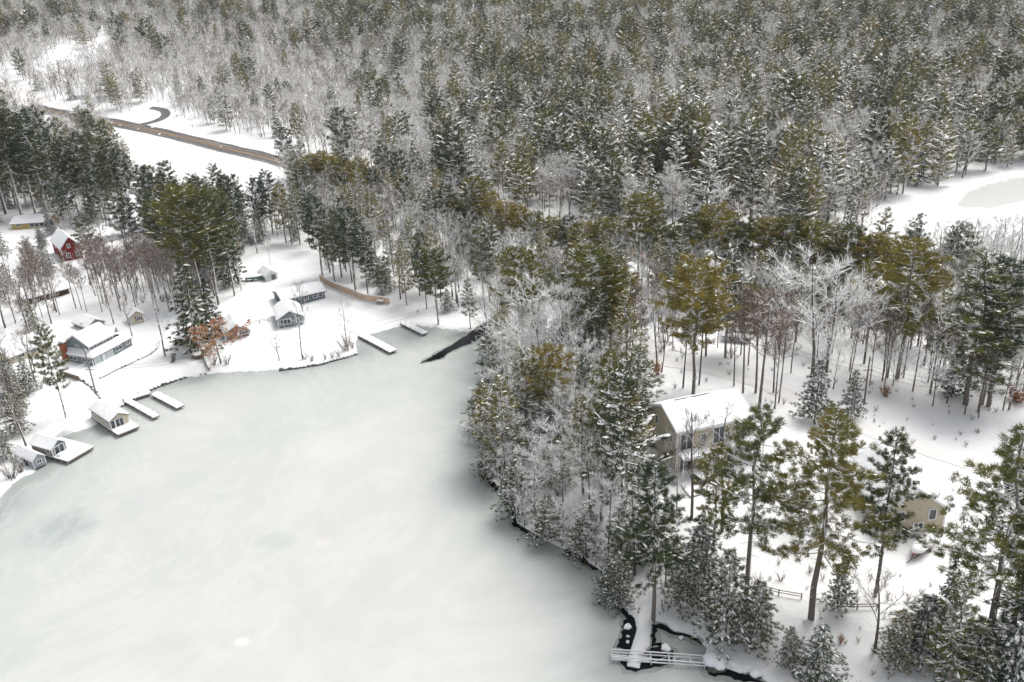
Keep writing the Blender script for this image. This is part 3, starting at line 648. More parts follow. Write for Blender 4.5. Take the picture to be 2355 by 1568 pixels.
def hot_tub(name, label, loc, rz, s=1.0, h=.8):
    t = thing(name, label, 'hot tub', loc, rz); b = MB(); b.box(-s, s, -s, s, 0, h); b.build('tub', mat('tub_shell', (.12, .13, .15), .6), t)
    l = MB(); slab(l, [(-s - .08, -s - .08, h + .004), (s + .08, -s - .08, h + .004), (s + .08, s + .08, h + .004), (-s - .08, s + .08, h + .004)], .16, 0, 5, 5, .3); l.build('lid', M_SNOW, t); return t
def loc_on(root, x, y, z):
    rz = root.rotation_euler[2]; c = root.location; return (c.x + x * math.cos(rz) - y * math.sin(rz), c.y + x * math.sin(rz) + y * math.cos(rz), c.z + z)
b_ = thing('deck_box', 'snow-topped storage box against the slate boathouse doors', 'storage box', loc_on(r_, 1.1, 3.1, 1.0), r_.rotation_euler[2])
m_ = MB(); m_.box(-.6, .6, -.35, .35, -.22, .3); m_.build('box_body', M_TRIM, b_); m_ = MB(); slab(m_, [(-.64, -.39, .304), (.64, -.39, .304), (.64, .39, .304), (-.64, .39, .304)], .2, 0, 5, 4, .5); m_.build('snow_cover', M_SNOW, b_)
def small_shed():
    c, rz, L = lake_frame((81.4, 1083), (107.8, 1069.9)); root = thing('lake_shed', 'small light-grey shed on stilts with one white-framed window at the ice edge', 'shed', c, rz)
    D = 6.4; W = (0, L, 0, D); z0 = .45; hv = 1.75; mb = MB(); prism(mb, *W, z0, z0 + hv, 'y', z0 + 2.7); mb.build('wall', S_LGREY, root)
    gable_roof(root, *W, z0 + hv, z0 + 2.7, 'y', M_TRIM, ov=.22, snow=.04); window(root, 'front', L / 2, z0 + .75, .75, .7, W); window(root, 'left', 2.6, z0 + .2, .9, 1.3, W, 1, 'door', M_DTRIM, M_DTRIM); corner_boards(root, W, z0, z0 + hv, t=.1)
    posts(root, [(.15, .2), (L - .15, .2), (.15, D - .2), (L - .15, D - .2)], -.5, z0, .09, M_WOODG, 'stilt')
small_shed()

# docks ----------------------------------------------------------------
def dock(name, label, segs, cat='dock'):
    """segs: list of (A,B,width side px point) in pixels on the ice; one thing"""
    a0 = at(*segs[0][0]); root = thing(name, label, cat, (a0[0], a0[1], 0), 0)
    for (A, B, C) in segs:
        a = at(*A) - a0; b = at(*B) - a0; c_ = at(*C) - a0; d = (b - a); L = np.linalg.norm(d); d = d / L; n = np.array([-d[1], d[0]]); w = abs(float((c_ - b) @ n)); sg = 1 if (c_ - b) @ n > 0 else -1
        q = [a, b, b + n * w * sg, a + n * w * sg]
        if sg < 0: q = [q[0], q[3], q[2], q[1]]
        mb = MB(); q3 = [(p[0], p[1], .50) for p in q]; slab(mb, q3, .18); 
        dk = mb.build('deck', M_WOODG, root)
        s = MB(); slab(s, [(p[0], p[1], .684) for p in q], .26, 0, 12, 4, .5, random.Random(7)); s.build('snow_cover', M_SNOW, dk)
        k = max(2, int(L / 2.2)); pp = []
        for i in range(k + 1):
            t = .04 + .92 * i / k
            for e in (-.05, w + .05): p = a + d * L * t + n * e * sg; pp.append((p[0], p[1]))
        posts(root, pp, -.3, 1.55, .05, M_WOODG if 'wood' in label else mat('galvanised_post', (.55, .55, .54), .5))
    return root
dock('u_dock', 'U-shaped snow-covered dock with two arms and thin posts on the ice', [((285.2, 928.9), (354, 967.7), (368.5, 961.2)), ((347.8, 913.9), (407.8, 945.4), (425.3, 937.7)), ((288, 929.5), (350, 910.5), (348, 902))])
dock('dock', 'long straight snowy dock beside the shoreline bushes', [((822.5, 777), (896.5, 816.5), (912, 809))])
dock('dock', 'shorter snowy dock nearest the stream mouth', [((920, 749), (971.5, 774.5), (983, 769.3))])

# tan lakeside house ----------------------------------------------------
def tan_house():
    C = (1556, 1088); R = (1727, 1043); c, rz, L = frame_of(C, R); rz += .05; root = thing('hillside_house', 'large tan two-storey house with snowy salt-box roof and stacked balconies among the pines', 'house', c, rz)
    he = height_for(c, 994); D = 10.75; W = (0, L, 0, D); rg = 5.5; hr = he + 2.2; hb = he - .6
    mb = MB()   # salt-box: ridge parallel to the front, ridge at y=rg
    for x, rev in ((0, 1), (L, 0)):
        p = [(x, 0, -1.5), (x, D, -1.5), (x, D, hb), (x, rg, hr), (x, 0, he)]; mb.face(p[::-1] if rev else p)
    mb.face([(0, 0, -1.5), (L, 0, -1.5), (L, 0, he), (0, 0, he)]); mb.face([(L, D, -1.5), (0, D, -1.5), (0, D, hb), (L, D, hb)]); mb.build('wall', S_TAN, root)
    r = MB(); s = MB()
    pf = [(-.5, he - .2), (rg, hr + .03), (D + .5, hb - .1)]
    prof_slab(r, 'x', -.45, L + .45, pf, .2, 1, 1); prof_slab(s, 'x', -.45, L + .45, [(b_, z + .204) for b_, z in pf], .42, 14, 7, .5, random.Random(3))
    ro = r.build('roof', M_TRIM, root); s.build('snow_cover', M_SNOW, ro)
    v = MB(); v.bar((2.0, rg, hr + .64), (L - 4.5, rg, hr + .64), .16, .08); v.build('ridge_vent', M_ROOFSH, ro)
    f2 = he * .52
    window(root, 'left', 7.6, he * .72, .75, 1.5, W, 1); window(root, 'left', 2.3, f2 + .7, .8, 1.7, W, 1); window(root, 'left', 7.6, he * .25, .8, 1.6, W, 1)
    for x in (1.6, 7.6, L - 1.8):
        window(root, 'front', x, f2 + .25, 2.1, he - f2 - .9, W, 2, 'glass_door'); window(root, 'front', x, .2, 2.1, f2 - 1.1, W, 2, 'glass_door')
    window(root, 'front', 4.7, f2 + .9, 1.0, 1.5, W, 1); window(root, 'front', L - 4.5, f2 + .9, 1.0, 1.5, W, 1)
    corner_boards(root, W, -1, he, t=.22)
    for (x0, x1) in ((-.3, 5.2), (L - 4.6, L + 1.2)):
        b = MB(); b.box(x0, x1, -2.6, -.02, f2 - .3, f2 - .08); bo = b.build('balcony', M_TRIM, root)
        s = MB(); slab(s, [(x0 + .05, -2.55, f2 - .074), (x1 - .05, -2.55, f2 - .074), (x1 - .05, -.06, f2 - .074), (x0 + .05, -.06, f2 - .074)], .3, 0, 6, 4, .5, random.Random(9)); s.build('snow_cover', M_SNOW, bo)
        rl = MB(); rl.box(x0, x1, -2.6, -2.53, f2 + .85, f2 + .93); rl.box(x0, x0 + .07, -2.53, 0, f2 + .85, f2 + .93); rl.box(x1 - .07, x1, -2.53, 0, f2 + .85, f2 + .93)
        for x in np.arange(x0 + .3, x1 - .1, .35): rl.box(x - .02, x + .02, -2.59, -2.55, f2 - .07, f2 + .85)
        rl.build('railing', M_TRIM, bo); posts(root, [(x0 + .15, -2.45), (x1 - .15, -2.45)], -1.5, f2 - .3, .11, M_TRIM)
    d = MB(); d.box(-1.0, L + 6.0, -6.5, -.03, -.75, -.45); do = d.build('deck', M_WOODG, root)
    s = MB(); slab(s, [(-.95, -6.45, -.446), (L + 5.95, -6.45, -.446), (L + 5.95, -.06, -.446), (-.95, -.06, -.446)], .4, 0, 16, 8, .3, random.Random(2)); s.build('snow_cover', M_SNOW, do)
    rl = MB(); rl.box(L + 1, L + 6.0, -6.5, -6.43, .35, .43); rl.box(L + 5.93, L + 6.0, -6.43, 0, .35, .43)
    for x in np.arange(L + 1, L + 6, .8): rl.box(x, x + .06, -6.49, -6.43, -.45, .35)
    for y in np.arange(-6, 0, .8): rl.box(L + 5.94, L + 5.99, y, y + .06, -.45, .35)
    rl.build('railing', M_TRIM, do); keep_clear(root, 0, L + 4, -4, D, 0)
    p = loc_on(root, 3.3, -3.0, .0); hot_tub('hot_tub', 'square hot tub with a snowy lid on the tan house deck', p, rz + .2, 1.25, .85)
tan_house()
def tan_house2():
    c, rz, L = frame_of((2022, 1232), (2165, 1222)); root = thing('gabled_house', 'tan gabled house with white snowy roof behind the red and white boat', 'house', c, rz)
    h = height_for(c, 1180); D = 13; W = (0, L, 0, D); mb = MB(); prism(mb, *W, -1, h, 'y', h + 3.6); mb.build('wall', S_TAN, root)
    gable_roof(root, *W, h, h + 3.6, 'y', M_TRIM, snow=.5)
    window(root, 'front', L * .80, h * .55, 1.0, 1.7, W, 1); window(root, 'front', L * .60, .7, 1.3, 1.0, W, 2); window(root, 'front', L * .3, h * .6, 1.0, 1.5, W, 1); corner_boards(root, W, -.5, h, t=.18); keep_clear(root, *W)
tan_house2()

# vehicles and boats ----------------------------------------------------
def boat_mesh(L, Bm, Hh, hull, cover):
    h = MB(); c = MB(); n = 12; sec = []
    for i in range(n + 1):
        t = i / n; wd = Bm / 2 * (1 - max(0, (t - .45) / .55) ** 2.2); kz = Hh * .75 * max(0, (t - .6) / .4) ** 2
        x = -L / 2 + L * t; sh = Hh * (1 + .18 * t * t); sec.append((x, wd, kz, sh))
    for (a, b) in zip(sec[:-1], sec[1:]):
        for sg in (-1, 1):
            A = [(a[0], 0, a[2]), (a[0], sg * a[1] * .75, a[2] + Hh * .3), (a[0], sg * a[1], a[3])]; B = [(b[0], 0, b[2]), (b[0], sg * b[1] * .75, b[2] + Hh * .3), (b[0], sg * b[1], b[3])]
            for k, mi in ((0, 1), (1, 0)): h.face([A[k], B[k], B[k + 1], A[k + 1]], mi)
            m1 = (a[0], 0, a[3] + .5 * (a[1] > .1)); m2 = (b[0], 0, b[3] + .5 * (b[1] > .1) * (1 if b is not sec[-1] else 0))
            c.face([(a[0], sg * (a[1] + .04), a[3] + .01), (b[0], sg * (b[1] + .04), b[3] + .01), (b[0], sg * b[1] * .6, m2[2] * .6 + b[3] * .4), (a[0], sg * a[1] * .6, m1[2] * .6 + a[3] * .4)])
            c.face([(a[0], sg * a[1] * .6, m1[2] * .6 + a[3] * .4), (b[0], sg * b[1] * .6, m2[2] * .6 + b[3] * .4), m2, m1])
    a = sec[0]; h.face([(a[0], -a[1], a[3]), (a[0], -a[1] * .75, Hh * .3), (a[0], 0, 0), (a[0], a[1] * .75, Hh * .3), (a[0], a[1], a[3])], 0)
    c.face([(a[0], -a[1], a[3]), (a[0], a[1], a[3]), (a[0], a[1] * .6, a[3] + .3), (a[0], 0, a[3] + .5), (a[0], -a[1] * .6, a[3] + .3)])
    return h, c
def boat(label, px, L, rz, colA, colB, lift=.5, trailer=True):
    g = ground(*px); root = thing('boat', label, 'boat', g, rz)
    h, c = boat_mesh(L, L * .36, L * .16, None, None); 
    for m_ in (h, c): m_.v = [(x, y, z + lift) for x, y, z in m_.v]
    h.build('hull', [mat('hull_paint', colA, .3, .5), mat('hull_bottom', colB, .3, .5)], root); c.build('snow_cover', M_SNOW, root)
    if trailer:
        t = MB(); t.bar((-L * .4, -.5, lift - .1), (L * .45, -.2, lift - .1), .1); t.bar((-L * .4, .5, lift - .1), (L * .45, .2, lift - .1), .1); t.bar((L * .45, 0, lift - .1), (L * .75, 0, lift - .15), .1); t.bar((-L * .15, -.9, lift - .15), (-L * .15, .9, lift - .15), .08)
        t.build('trailer', M_DTRIM, root)
        for s in (-1, 1):
            wmb = MB(); wmb.tube([Vector((-L * .15, s * .85, lift - .2)), Vector((-L * .15, s * 1.02, lift - .2))], [.3, .3], 12); wmb.build('wheel', M_DTRIM, root)
boat('boat under a snowy teal cover on a trailer beside the white garage', (587, 645), 5.2, .1, (.03, .13, .14), (.02, .09, .10))
boat('white and red speedboat heaped with snow beside the tan gabled house', (2117, 1268), 5.6, -2.45, (.7, .7, .68), (.45, .03, .04), .35)
def pickup():
    g = ground(163, 266); rz = math.atan2(*(lambda d: (d[1], d[0]))(np.array(ground(120, 258)[:2]) - np.array(ground(200, 272)[:2])))
    root = thing('pickup_truck', 'white pickup truck driving on the wet road', 'pickup', g + Vector((0, 0, .12)), rz); white = mat('white_car_paint', (.7, .7, .7), .3, .5)
    b = MB(); b.box(-2.8, 2.8, -1, 1, .45, 1.05); b.box(-2.8, -.4, -1, -.85, 1.05, 1.4); b.box(-2.8, -.4, .85, 1, 1.05, 1.4); b.box(-2.8, -2.65, -.85, .85, 1.05, 1.4)
    k = [(-.4, 1.05), (2.0, 1.05), (1.3, 1.85), (-.3, 1.85)]
    for s in (-1, 1):
        p = [(x, s * (.98 if z < 1.5 else .8), z) for x, z in k]; b.face(p if s < 0 else p[::-1])
    for (x0, z0), (x1, z1) in zip(k, k[1:] + k[:1]):
        b.face([(x0, -(.98 if z0 < 1.5 else .8), z0), (x0, (.98 if z0 < 1.5 else .8), z0), (x1, (.98 if z1 < 1.5 else .8), z1), (x1, -(.98 if z1 < 1.5 else .8), z1)])
    b.build('body', white, root)
    for s in (-1, 1):
        g2 = MB(); g2.face([(-.25, s * .985, 1.12), (1.75, s * .985, 1.12), (1.25, s * .87, 1.7), (-.2, s * .87, 1.7)]); g2.build('side_window', M_GLASS, root)
    g2 = MB(); g2.face([(2.02, -.8, 1.12), (2.02, .8, 1.12), (1.42, .7, 1.8), (1.42, -.7, 1.8)]); g2.build('windscreen', M_GLASS, root)
    for x in (-1.8, 1.8):
        for s in (-1, 1): wmb = MB(); wmb.tube([Vector((x, s * .78, .4)), Vector((x, s * 1.03, .4))], [.4, .4], 14); wmb.build('wheel', M_DTRIM, root)
    for s in (-1, 1): l = MB(); l.box(2.8, 2.84, s * .7 - .18, s * .7 + .18, .75, .95); l.build('headlight', M_TRIM, root)
pickup()
def road_sign(px, label):
    g = ground(*px); root = thing('road_sign', label, 'road sign', g, .5)
    p = MB(); p.tube([Vector((0, 0, -.3)), Vector((0, 0, 3.0))], [.06, .06], 6); p.build('post', M_WOODG, root); q = MB(); q.box(-.45, .45, -.05, -.02, 1.9, 3.0); q.build('panel', M_TRIM, root)
road_sign((259, 292), 'small white road sign on the near verge, closest to the side road'); road_sign((510, 348), 'small white road sign on the near verge, further along the road to the right')
road_sign((444, 300), 'small road sign standing on the far snowy verge')

# fences, walls, poles, small things -------------------------------------
def wood_fence():
    px = [(736, 644.6), (747.7, 652.7), (758, 658.5), (773, 665), (787.3, 671), (800, 675.5), (812, 680), (825, 686), (838.6, 691.2), (850, 692.5), (859, 693.5), (872, 695.5), (884, 697.5), (895.8, 699.5)]
    P = [ground(*p) for p in px]; root = thing('board_fence', 'new cedar board fence with snow along its top rail, bordering the lawn', 'fence', P[0], 0); o = P[0]
    for i, (a, b) in enumerate(zip(P[:-1], P[1:])):
        a = a - o; b = b - o; m = MB(); d = (b - a); L = d.length; u = d.normalized()
        k = max(3, int(L / .3))
        for j in range(k):
            p0 = a + u * (L * j / k + .01); p1 = a + u * (L * (j + .93) / k); n = Vector((-u.y, u.x, 0)) * .02
            m.face([p0 - n - Vector((0, 0, .2)), p1 - n - Vector((0, 0, .2)), p1 - n + Vector((0, 0, 1.75)), p0 - n + Vector((0, 0, 1.75))]); m.face([p0 + n - Vector((0, 0, .2)), p0 + n + Vector((0, 0, 1.75)), p1 + n + Vector((0, 0, 1.75)), p1 + n - Vector((0, 0, .2))])
        for zz in (.35, 1.0, 1.6): m.bar(a + Vector((0, 0, zz)) + Vector((-u.y, u.x, 0)) * -.06, b + Vector((0, 0, zz)) + Vector((-u.y, u.x, 0)) * -.06, .05, .1)
        m.build('fence_panel', M_FLASH, root); s = MB(); s.bar(a + Vector((0, 0, 1.86)), b + Vector((0, 0, 1.86)), .26, .2); s.build('snow_cover', M_SNOW, root)
    for p in P: q = MB(); p = p - o; q.box(p.x - .06, p.x + .06, p.y - .06, p.y + .06, p.z - .3, p.z + 1.95); q.build('post', M_FLASH, root)
wood_fence()
def low_fence(label, px, h=.9, gap=2.0, m=M_WOODG, name='rail_fence', rails=(.45, .85)):
    P = [ground(*p) for p in px]; o = P[0]; root = thing(name, label, 'fence', o, 0); r = MB()
    for a, b in zip(P[:-1], P[1:]):
        a = a - o; b = b - o
        for z in rails: r.bar(a + Vector((0, 0, z)), b + Vector((0, 0, z)), .07, .09)
        k = max(1, int((b - a).length / gap))
        for j in range(k + 1): p = a.lerp(b, j / k); q = MB(); q.box(p.x - .06, p.x + .06, p.y - .06, p.y + .06, p.z - .3, p.z + h + .05); q.build('post', m, root)
    r.build('rail', m, root)
low_fence('low weathered rail fence across the snowy yard near the jetty', [(1738, 1354), (1790, 1368), (1842, 1377)]); low_fence('short wire-thin fence between the big pine trunks and the bare sapling', [(1925, 1399), (1970, 1401), (2016, 1400)], .7, 2.5)
low_fence('dark two-rail fence beside the brown cottage', [(575, 746), (618.7, 740)], .8, 2.2)
M_STONE = mat('dark_stone', (.11, .10, .09), .9, .15, lambda t, b: t.links.new(ramp(t, noise(t, 2.2, 4), [(.35, (.06, .055, .05)), (.7, (.19, .175, .16))]), b.inputs['Base Color']))
def blob(r, seed, flat=.7, n=10, m=6):
    rnd = random.Random(seed); V = []; F = []; ph = [rnd.uniform(0, 6.3) for _ in range(6)]
    for i in range(m + 1):
        t = math.pi * i / m
        for j in range(n):
            a = 2 * math.pi * j / n; q = 1 + .12 * math.sin(2 * a + ph[0]) + .10 * math.sin(3 * a + ph[1] + t) + .08 * math.sin(5 * a + ph[2] * t)
            V.append((r * q * math.sin(t) * math.cos(a), r * q * math.sin(t) * math.sin(a), r * flat * math.cos(t)))
    for i in range(m):
        for j in range(n): F.append((i * n + j, (i + 1) * n + j, (i + 1) * n + (j + 1) % n, i * n + (j + 1) % n))
    return V, F
def stone_wall(name, label, px, h=.55, step=.9, seed=1, snow=True, w=.5, onlake=False, top=None):
    rnd = random.Random(seed); P = [ground(*p) for p in px]
    if onlake: P = [Vector((*at(*p), 0)) for p in px]
    o = P[0]; root = thing(name, label, 'retaining wall', o, 0); m = MB(); s = MB()
    for a, b in zip(P[:-1], P[1:]):
        L = (b - a).length; k = max(1, int(L / step))
        for j in range(k):
            p = a.lerp(b, (j + .5) / k) - o; r = rnd.uniform(.75, 1.2) * w
            V, F = blob(r, rnd.random(), .65, 7, 4); rot = rnd.uniform(0, 6)
            for mb, dz, sc in ((m, h * .4, 1.0), (s, h * .4 + r * .42, .93)):
                if mb is s and rnd.random() < .25: continue
                kk = len(mb.v); mb.v.extend([((x * math.cos(rot) - y * math.sin(rot)) * sc + p.x, (x * math.sin(rot) + y * math.cos(rot)) * sc + p.y, z * (1 if mb is m else .7) + p.z + dz) for x, y, z in V]); mb.f.extend([tuple(kk + q for q in f) for f in F]); mb.m.extend([0] * len(F))
    m.build('stones', M_STONE, root)
    if snow: s.build('snow_cover', M_SNOW, root, smooth=True)
stone_wall('stone_edge', 'dark stone bank with broken snow along the lawn shore below the bushes', [(641, 852), (672, 848.5), (705, 844), (735, 839), (772, 828), (805, 820), (822, 814)], .4, .8, 2, onlake=True)
stone_wall('stone_edge', 'rocky retaining edge with snow between the U-shaped dock and the point', [(344, 899), (370, 888), (400, 877), (432, 867)], .5, .8, 3, onlake=True)
stone_wall('stone_edge', 'short dark rock pile beside the cream boathouse', [(270, 942), (287, 931), (322, 904)], .5, .9, 4, onlake=True)
stone_wall('stone_edge', 'small rocky corner where the lawn meets the ice below the woodpile', [(458, 863), (476, 859)], .5, .7, 5, onlake=True)
stone_wall('garden_wall', 'curved stone garden wall running from the lake house lawn down to its shed', [(230, 870), (262, 853), (300, 836), (345, 815), (362, 800), (365, 785)], .1, .42, 6, w=.36)
stone_wall('garden_wall', 'dark stone wall descending from the shore house to the cream boathouse', [(183, 872), (205, 885), (220, 900), (235, 918), (246, 928)], .35, .7, 7, w=.42)
def plank_wall(label, px, h0, h1, m):
    P = [ground(*p) for p in px]; o = P[0]; root = thing('plank_wall', label, 'retaining wall', o, 0); w_ = MB(); s = MB()
    for a, b in zip(P[:-1], P[1:]):
        a = a - o; b = b - o; w_.bar(a + Vector((0, 0, h0)), b + Vector((0, 0, h1)), .2, 1.5); s.bar(a + Vector((0, 0, h0 + .82)), b + Vector((0, 0, h1 + .82)), .28, .16)
    w_.build('planks', m, root); s.build('snow_cover', M_SNOW, root)
plank_wall('grey wooden retaining wall below the brownish pine', [(140, 862), (160, 867), (183, 875)], .4, .4, M_WOODG)
plank_wall('steep timber side wall beside the woodpile next to the orange oak', [(467, 810), (474, 835), (482, 852)], .0, .0, M_WOODG)
def woodpile():
    g = ground(455, 822); root = thing('woodpile', 'snow-topped pile of cut timber beside the timber side wall', 'woodpile', g, -.3); m = MB(); rnd = random.Random(4)
    for i in range(16):
        y = -.9 + (i % 6) * .36; z = .15 + (i // 6) * .3; m.tube([Vector((-1 + rnd.uniform(-.1, .1), y, z)), Vector((1 + rnd.uniform(-.1, .1), y, z))], [.15, .15], 7)
    m.build('logs', M_WOODG, root); V, F = blob(1.15, 3, .32, 12, 6); me = bpy.data.meshes.new('snow_cover'); me.from_pydata([(x, y, z + 1.0) for x, y, z in V], [], F); me.materials.append(M_SNOW); addobj('snow_cover', me, root)
woodpile()
def picnic():
    g = ground(875, 698); root = thing('picnic_table', 'picnic table piled with snow in front of the cedar fence', 'picnic table', g, -.35)
    t = MB(); t.box(-.95, .95, -.4, .4, .72, .78); t.build('tabletop', M_WOODG, root)
    for s in (-1, 1): b = MB(); b.box(-.95, .95, s * .75 - .14, s * .75 + .14, .42, .47); b.build('seat', M_WOODG, root); l = MB(); l.bar((s * .7, -.7, 0), (s * .7, .2, .72), .08); l.bar((s * .7, .7, 0), (s * .7, -.2, .72), .08); l.build('leg', M_WOODG, root)
    s = MB(); slab(s, [(-1, -.45, .784), (1, -.45, .784), (1, .45, .784), (-1, .45, .784)], .4, 0, 6, 5, .6); s.build('snow_cover', M_SNOW, root)
picnic()
def pole(label, base, top_v, arm=None, lean=0):
    g = ground(*base); h = height_for(g, top_v); root = thing('utility_pole', label, 'utility pole', g, 0); m = MB(); m.tube([Vector((0, 0, -.4)), Vector((0, 0, h * .5)), Vector((0, 0, h))], [.2, .17, .13], 8); m.build('pole', M_BARKD if 'brown' in label else mat('grey_pole', (.27, .25, .23), .9), root)
    x = MB(); zz = h * .52 if arm is None else h * arm; x.bar((-.9, 0, zz), (.9, 0, zz), .12); x.build('crossarm', M_WOODG, root); t = MB(); t.tube([Vector((.3, 0, h * .9)), Vector((.3, 0, h * .97))], [.14, .14], 8); t.build('insulator', M_TRIM, root)
    return g + Vector((0, 0, h)), g + Vector((0, 0, zz)), h
M_WIRE = mat('wire', (.12, .12, .12), .6)
def wire(label, a, b, sag=1.2, r=.022):
    m = MB(); pts = []
    for i in range(25): t = i / 24; p = a.lerp(b, t); p.z -= sag * 4 * t * (1 - t); pts.append(p - a)
    m.tube(pts, [r] * 25, 4); o = m.build('overhead_wire', M_WIRE); o.location = a; tag(o, label, 'wire')
t1, a1, _ = pole('grey utility pole leaning above the garden wall by the lake house', (220.2, 903), 799)
e1 = ground(1080, 760) + Vector((0, 0, 9)); wire('upper wire crossing from the grey pole over the lawn', a1, e1, 2.5); wire('lower wire crossing from the grey pole over the lawn', a1 + Vector((.7, 0, -.5)), e1 + Vector((.5, 0, -.8)), 2.7)
wire('wire from the grey pole out past the shore house', a1, ground(-60, 980) + Vector((0, 0, 8)), 1.0)
t2, a2, _ = pole('brown utility pole beside the lane behind the hemlocks', (1986, 930), 819, .72)
e2 = ground(2420, 1010) + Vector((0, 0, 11)); f2_ = ground(1560, 770) + Vector((0, 0, 9))
for i in range(3):
    wire(['topmost', 'middle', 'lowest'][i] + ' wire from the brown pole towards the edge of the woods', a2 + Vector((0, 0, .9 - i * .9)), e2 + Vector((0, 0, -i * .9)), 1.6)
for i in range(2):
    wire(['upper', 'lower'][i] + ' wire from the brown pole back above the lane to the cabins', a2 + Vector((0, 0, .6 - i)), f2_ + Vector((0, 0, -i)), 2.2)

# jetty, boulders and dock frame at the bottom ------------------------------
def mound(label, px, rpx, flat=.55, cat='boulder', name='snowy_boulder', group=None, seed=1):
    c = at(*px); dep = depth(c[0], c[1], 0); r = rpx * dep / FP; root = thing(name, label, cat, (c[0], c[1], 0), seed, group)
    V, F = blob(r * 1.0, seed + .5, flat * .8, 12, 7); me = bpy.data.meshes.new('rock'); me.from_pydata([(x, y, z + r * .12) for x, y, z in V], [], F); me.materials.append(M_STONE); me.update(); addobj('rock', me, root)
    V, F = blob(r * .98, seed + .2, flat, 16, 10); me = bpy.data.meshes.new('snow_cover'); me.from_pydata([(x, y, z * (1 if z > 0 else .2) + r * .42) for x, y, z in V], [], F); me.materials.append(M_SNOW); me.polygons.foreach_set('use_smooth', [True] * len(F)); me.update(); addobj('snow_cover', me, root)
mound('round snow-capped rock in dark water left of the jetty, largest of three', J(517, 1000), 9.5, seed=1)
mound('small snow-capped rock in dark water left of the jetty, middle of three', J(520, 1092), 4.0, seed=2)
mound('small snow-capped rock in dark water left of the jetty, lowest of three', J(517, 1152), 4.6, seed=3)
mound('snow-covered boulder in the cove, half behind the dock frame', J(920, 1228), 12, seed=4)
mound('lone snowy rock on the cove ice under the hemlock', J(1080, 1110), 6, seed=5)
mound('biggest snow-covered boulder at the shore, at the end of the dock frame', J(1430, 1390), 27, .62, seed=6)
mound('rounded snowy boulder touching the biggest boulder', J(1612, 1392), 13, seed=7)
mound('snowy boulder at the bottom edge beyond the two large ones', J(1870, 1500), 15, seed=8)
mound('little snowy stone inside the dock frame', J(1010, 1335), 5, seed=9)
mound('snow-capped rock at the shore tip above the dark water', J(438, 782), 6.5, seed=10)
mound('small snowy rock at the foot of the leaning shore pine', J(545, 850), 5.5, seed=11)
mound('low snowy rock beside the stream mouth', (1131, 812), 8, .4, seed=12)
mound('snowy rock cushion on the bank above the stream', (1118, 772), 6, .4, seed=13)
def dock_frame():
    N_ = [J(x, y) for x, y in ((345, 1338), (1330, 1408))]; Fp = [J(x, y) for x, y in ((350, 1262), (1300, 1330))]
    a = at(*N_[0], .35); b = at(*N_[1], .35); c = at(*Fp[0], .35); d = at(*Fp[1], .35); o = Vector((a[0], a[1], 0))
    A, B, C_, D_ = [Vector((p[0], p[1], 0)) - o for p in (a, b, c, d)]
    root = thing('metal_dock', 'bare white metal dock frame with doubled rails crossing the jetty tip', 'dock', o, 0); wm = mat('frosted_metal', (.62, .63, .64), .5)
    for P, Q in ((A, B), (C_, D_)):
        for z in (.45, .95): m = MB(); m.bar(P + Vector((0, 0, z)), Q + Vector((0, 0, z)), .10); m.bar(P + Vector((0, 0, z + .08)), Q + Vector((0, 0, z + .08)), .12, .05, 1); m.build('rail', [wm, M_SNOW], root)
    for i, t in enumerate((0, .43, .63, .86, 1.0)):
        p = A.lerp(B, t); q = C_.lerp(D_, t); m = MB(); m.bar(p + Vector((0, 0, .4)), q + Vector((0, 0, .4)), .12); m.bar(p + Vector((0, 0, .95)), q + Vector((0, 0, .95)), .1); m.build('crossbar', wm, root)
        for r in (p, q): m = MB(); m.bar(r + Vector((0, 0, -.3)), r + Vector((0, 0, 1.05)), .12); m.build('leg', wm, root)
        if i < 4:
            t2 = (0, .43, .63, .86, 1.0)[i + 1]; m = MB(); m.bar(p + Vector((0, 0, .43)), C_.lerp(D_, t2) + Vector((0, 0, .43)), .07); m.build('brace', wm, root)
    for i in range(3):
        m = MB(); k = .2 + .2 * i; m.bar(A.lerp(C_, k) + Vector((0, 0, .52)), A.lerp(B, .43).lerp(C_.lerp(D_, .43), k) + Vector((0, 0, .52)), .12, .06); m.build('slat', M_SNOW, root)
dock_frame()
def lattice():
    c, rz, _ = lake_frame((128, 1008), (160, 1018)); root = thing('dock_section', 'stacked snowy metal dock sections on the shore beside the slate boathouse', 'dock section', c + Vector((0, 0, .5)), rz); wm = mat('frosted_metal', (.55, .56, .57), .5)
    for k in range(3):
        m = MB(); y = k * .8; z = .1 + k * .15
        m.bar((0, y, z), (3.2, y + .1, z), .09); m.bar((0, y + .6, z), (3.2, y + .7, z), .09)
        for x in np.linspace(.1, 3.1, 7): m.bar((x, y, z), (x, y + .62, z), .08)
        m.build('frame', wm, root)
lattice()

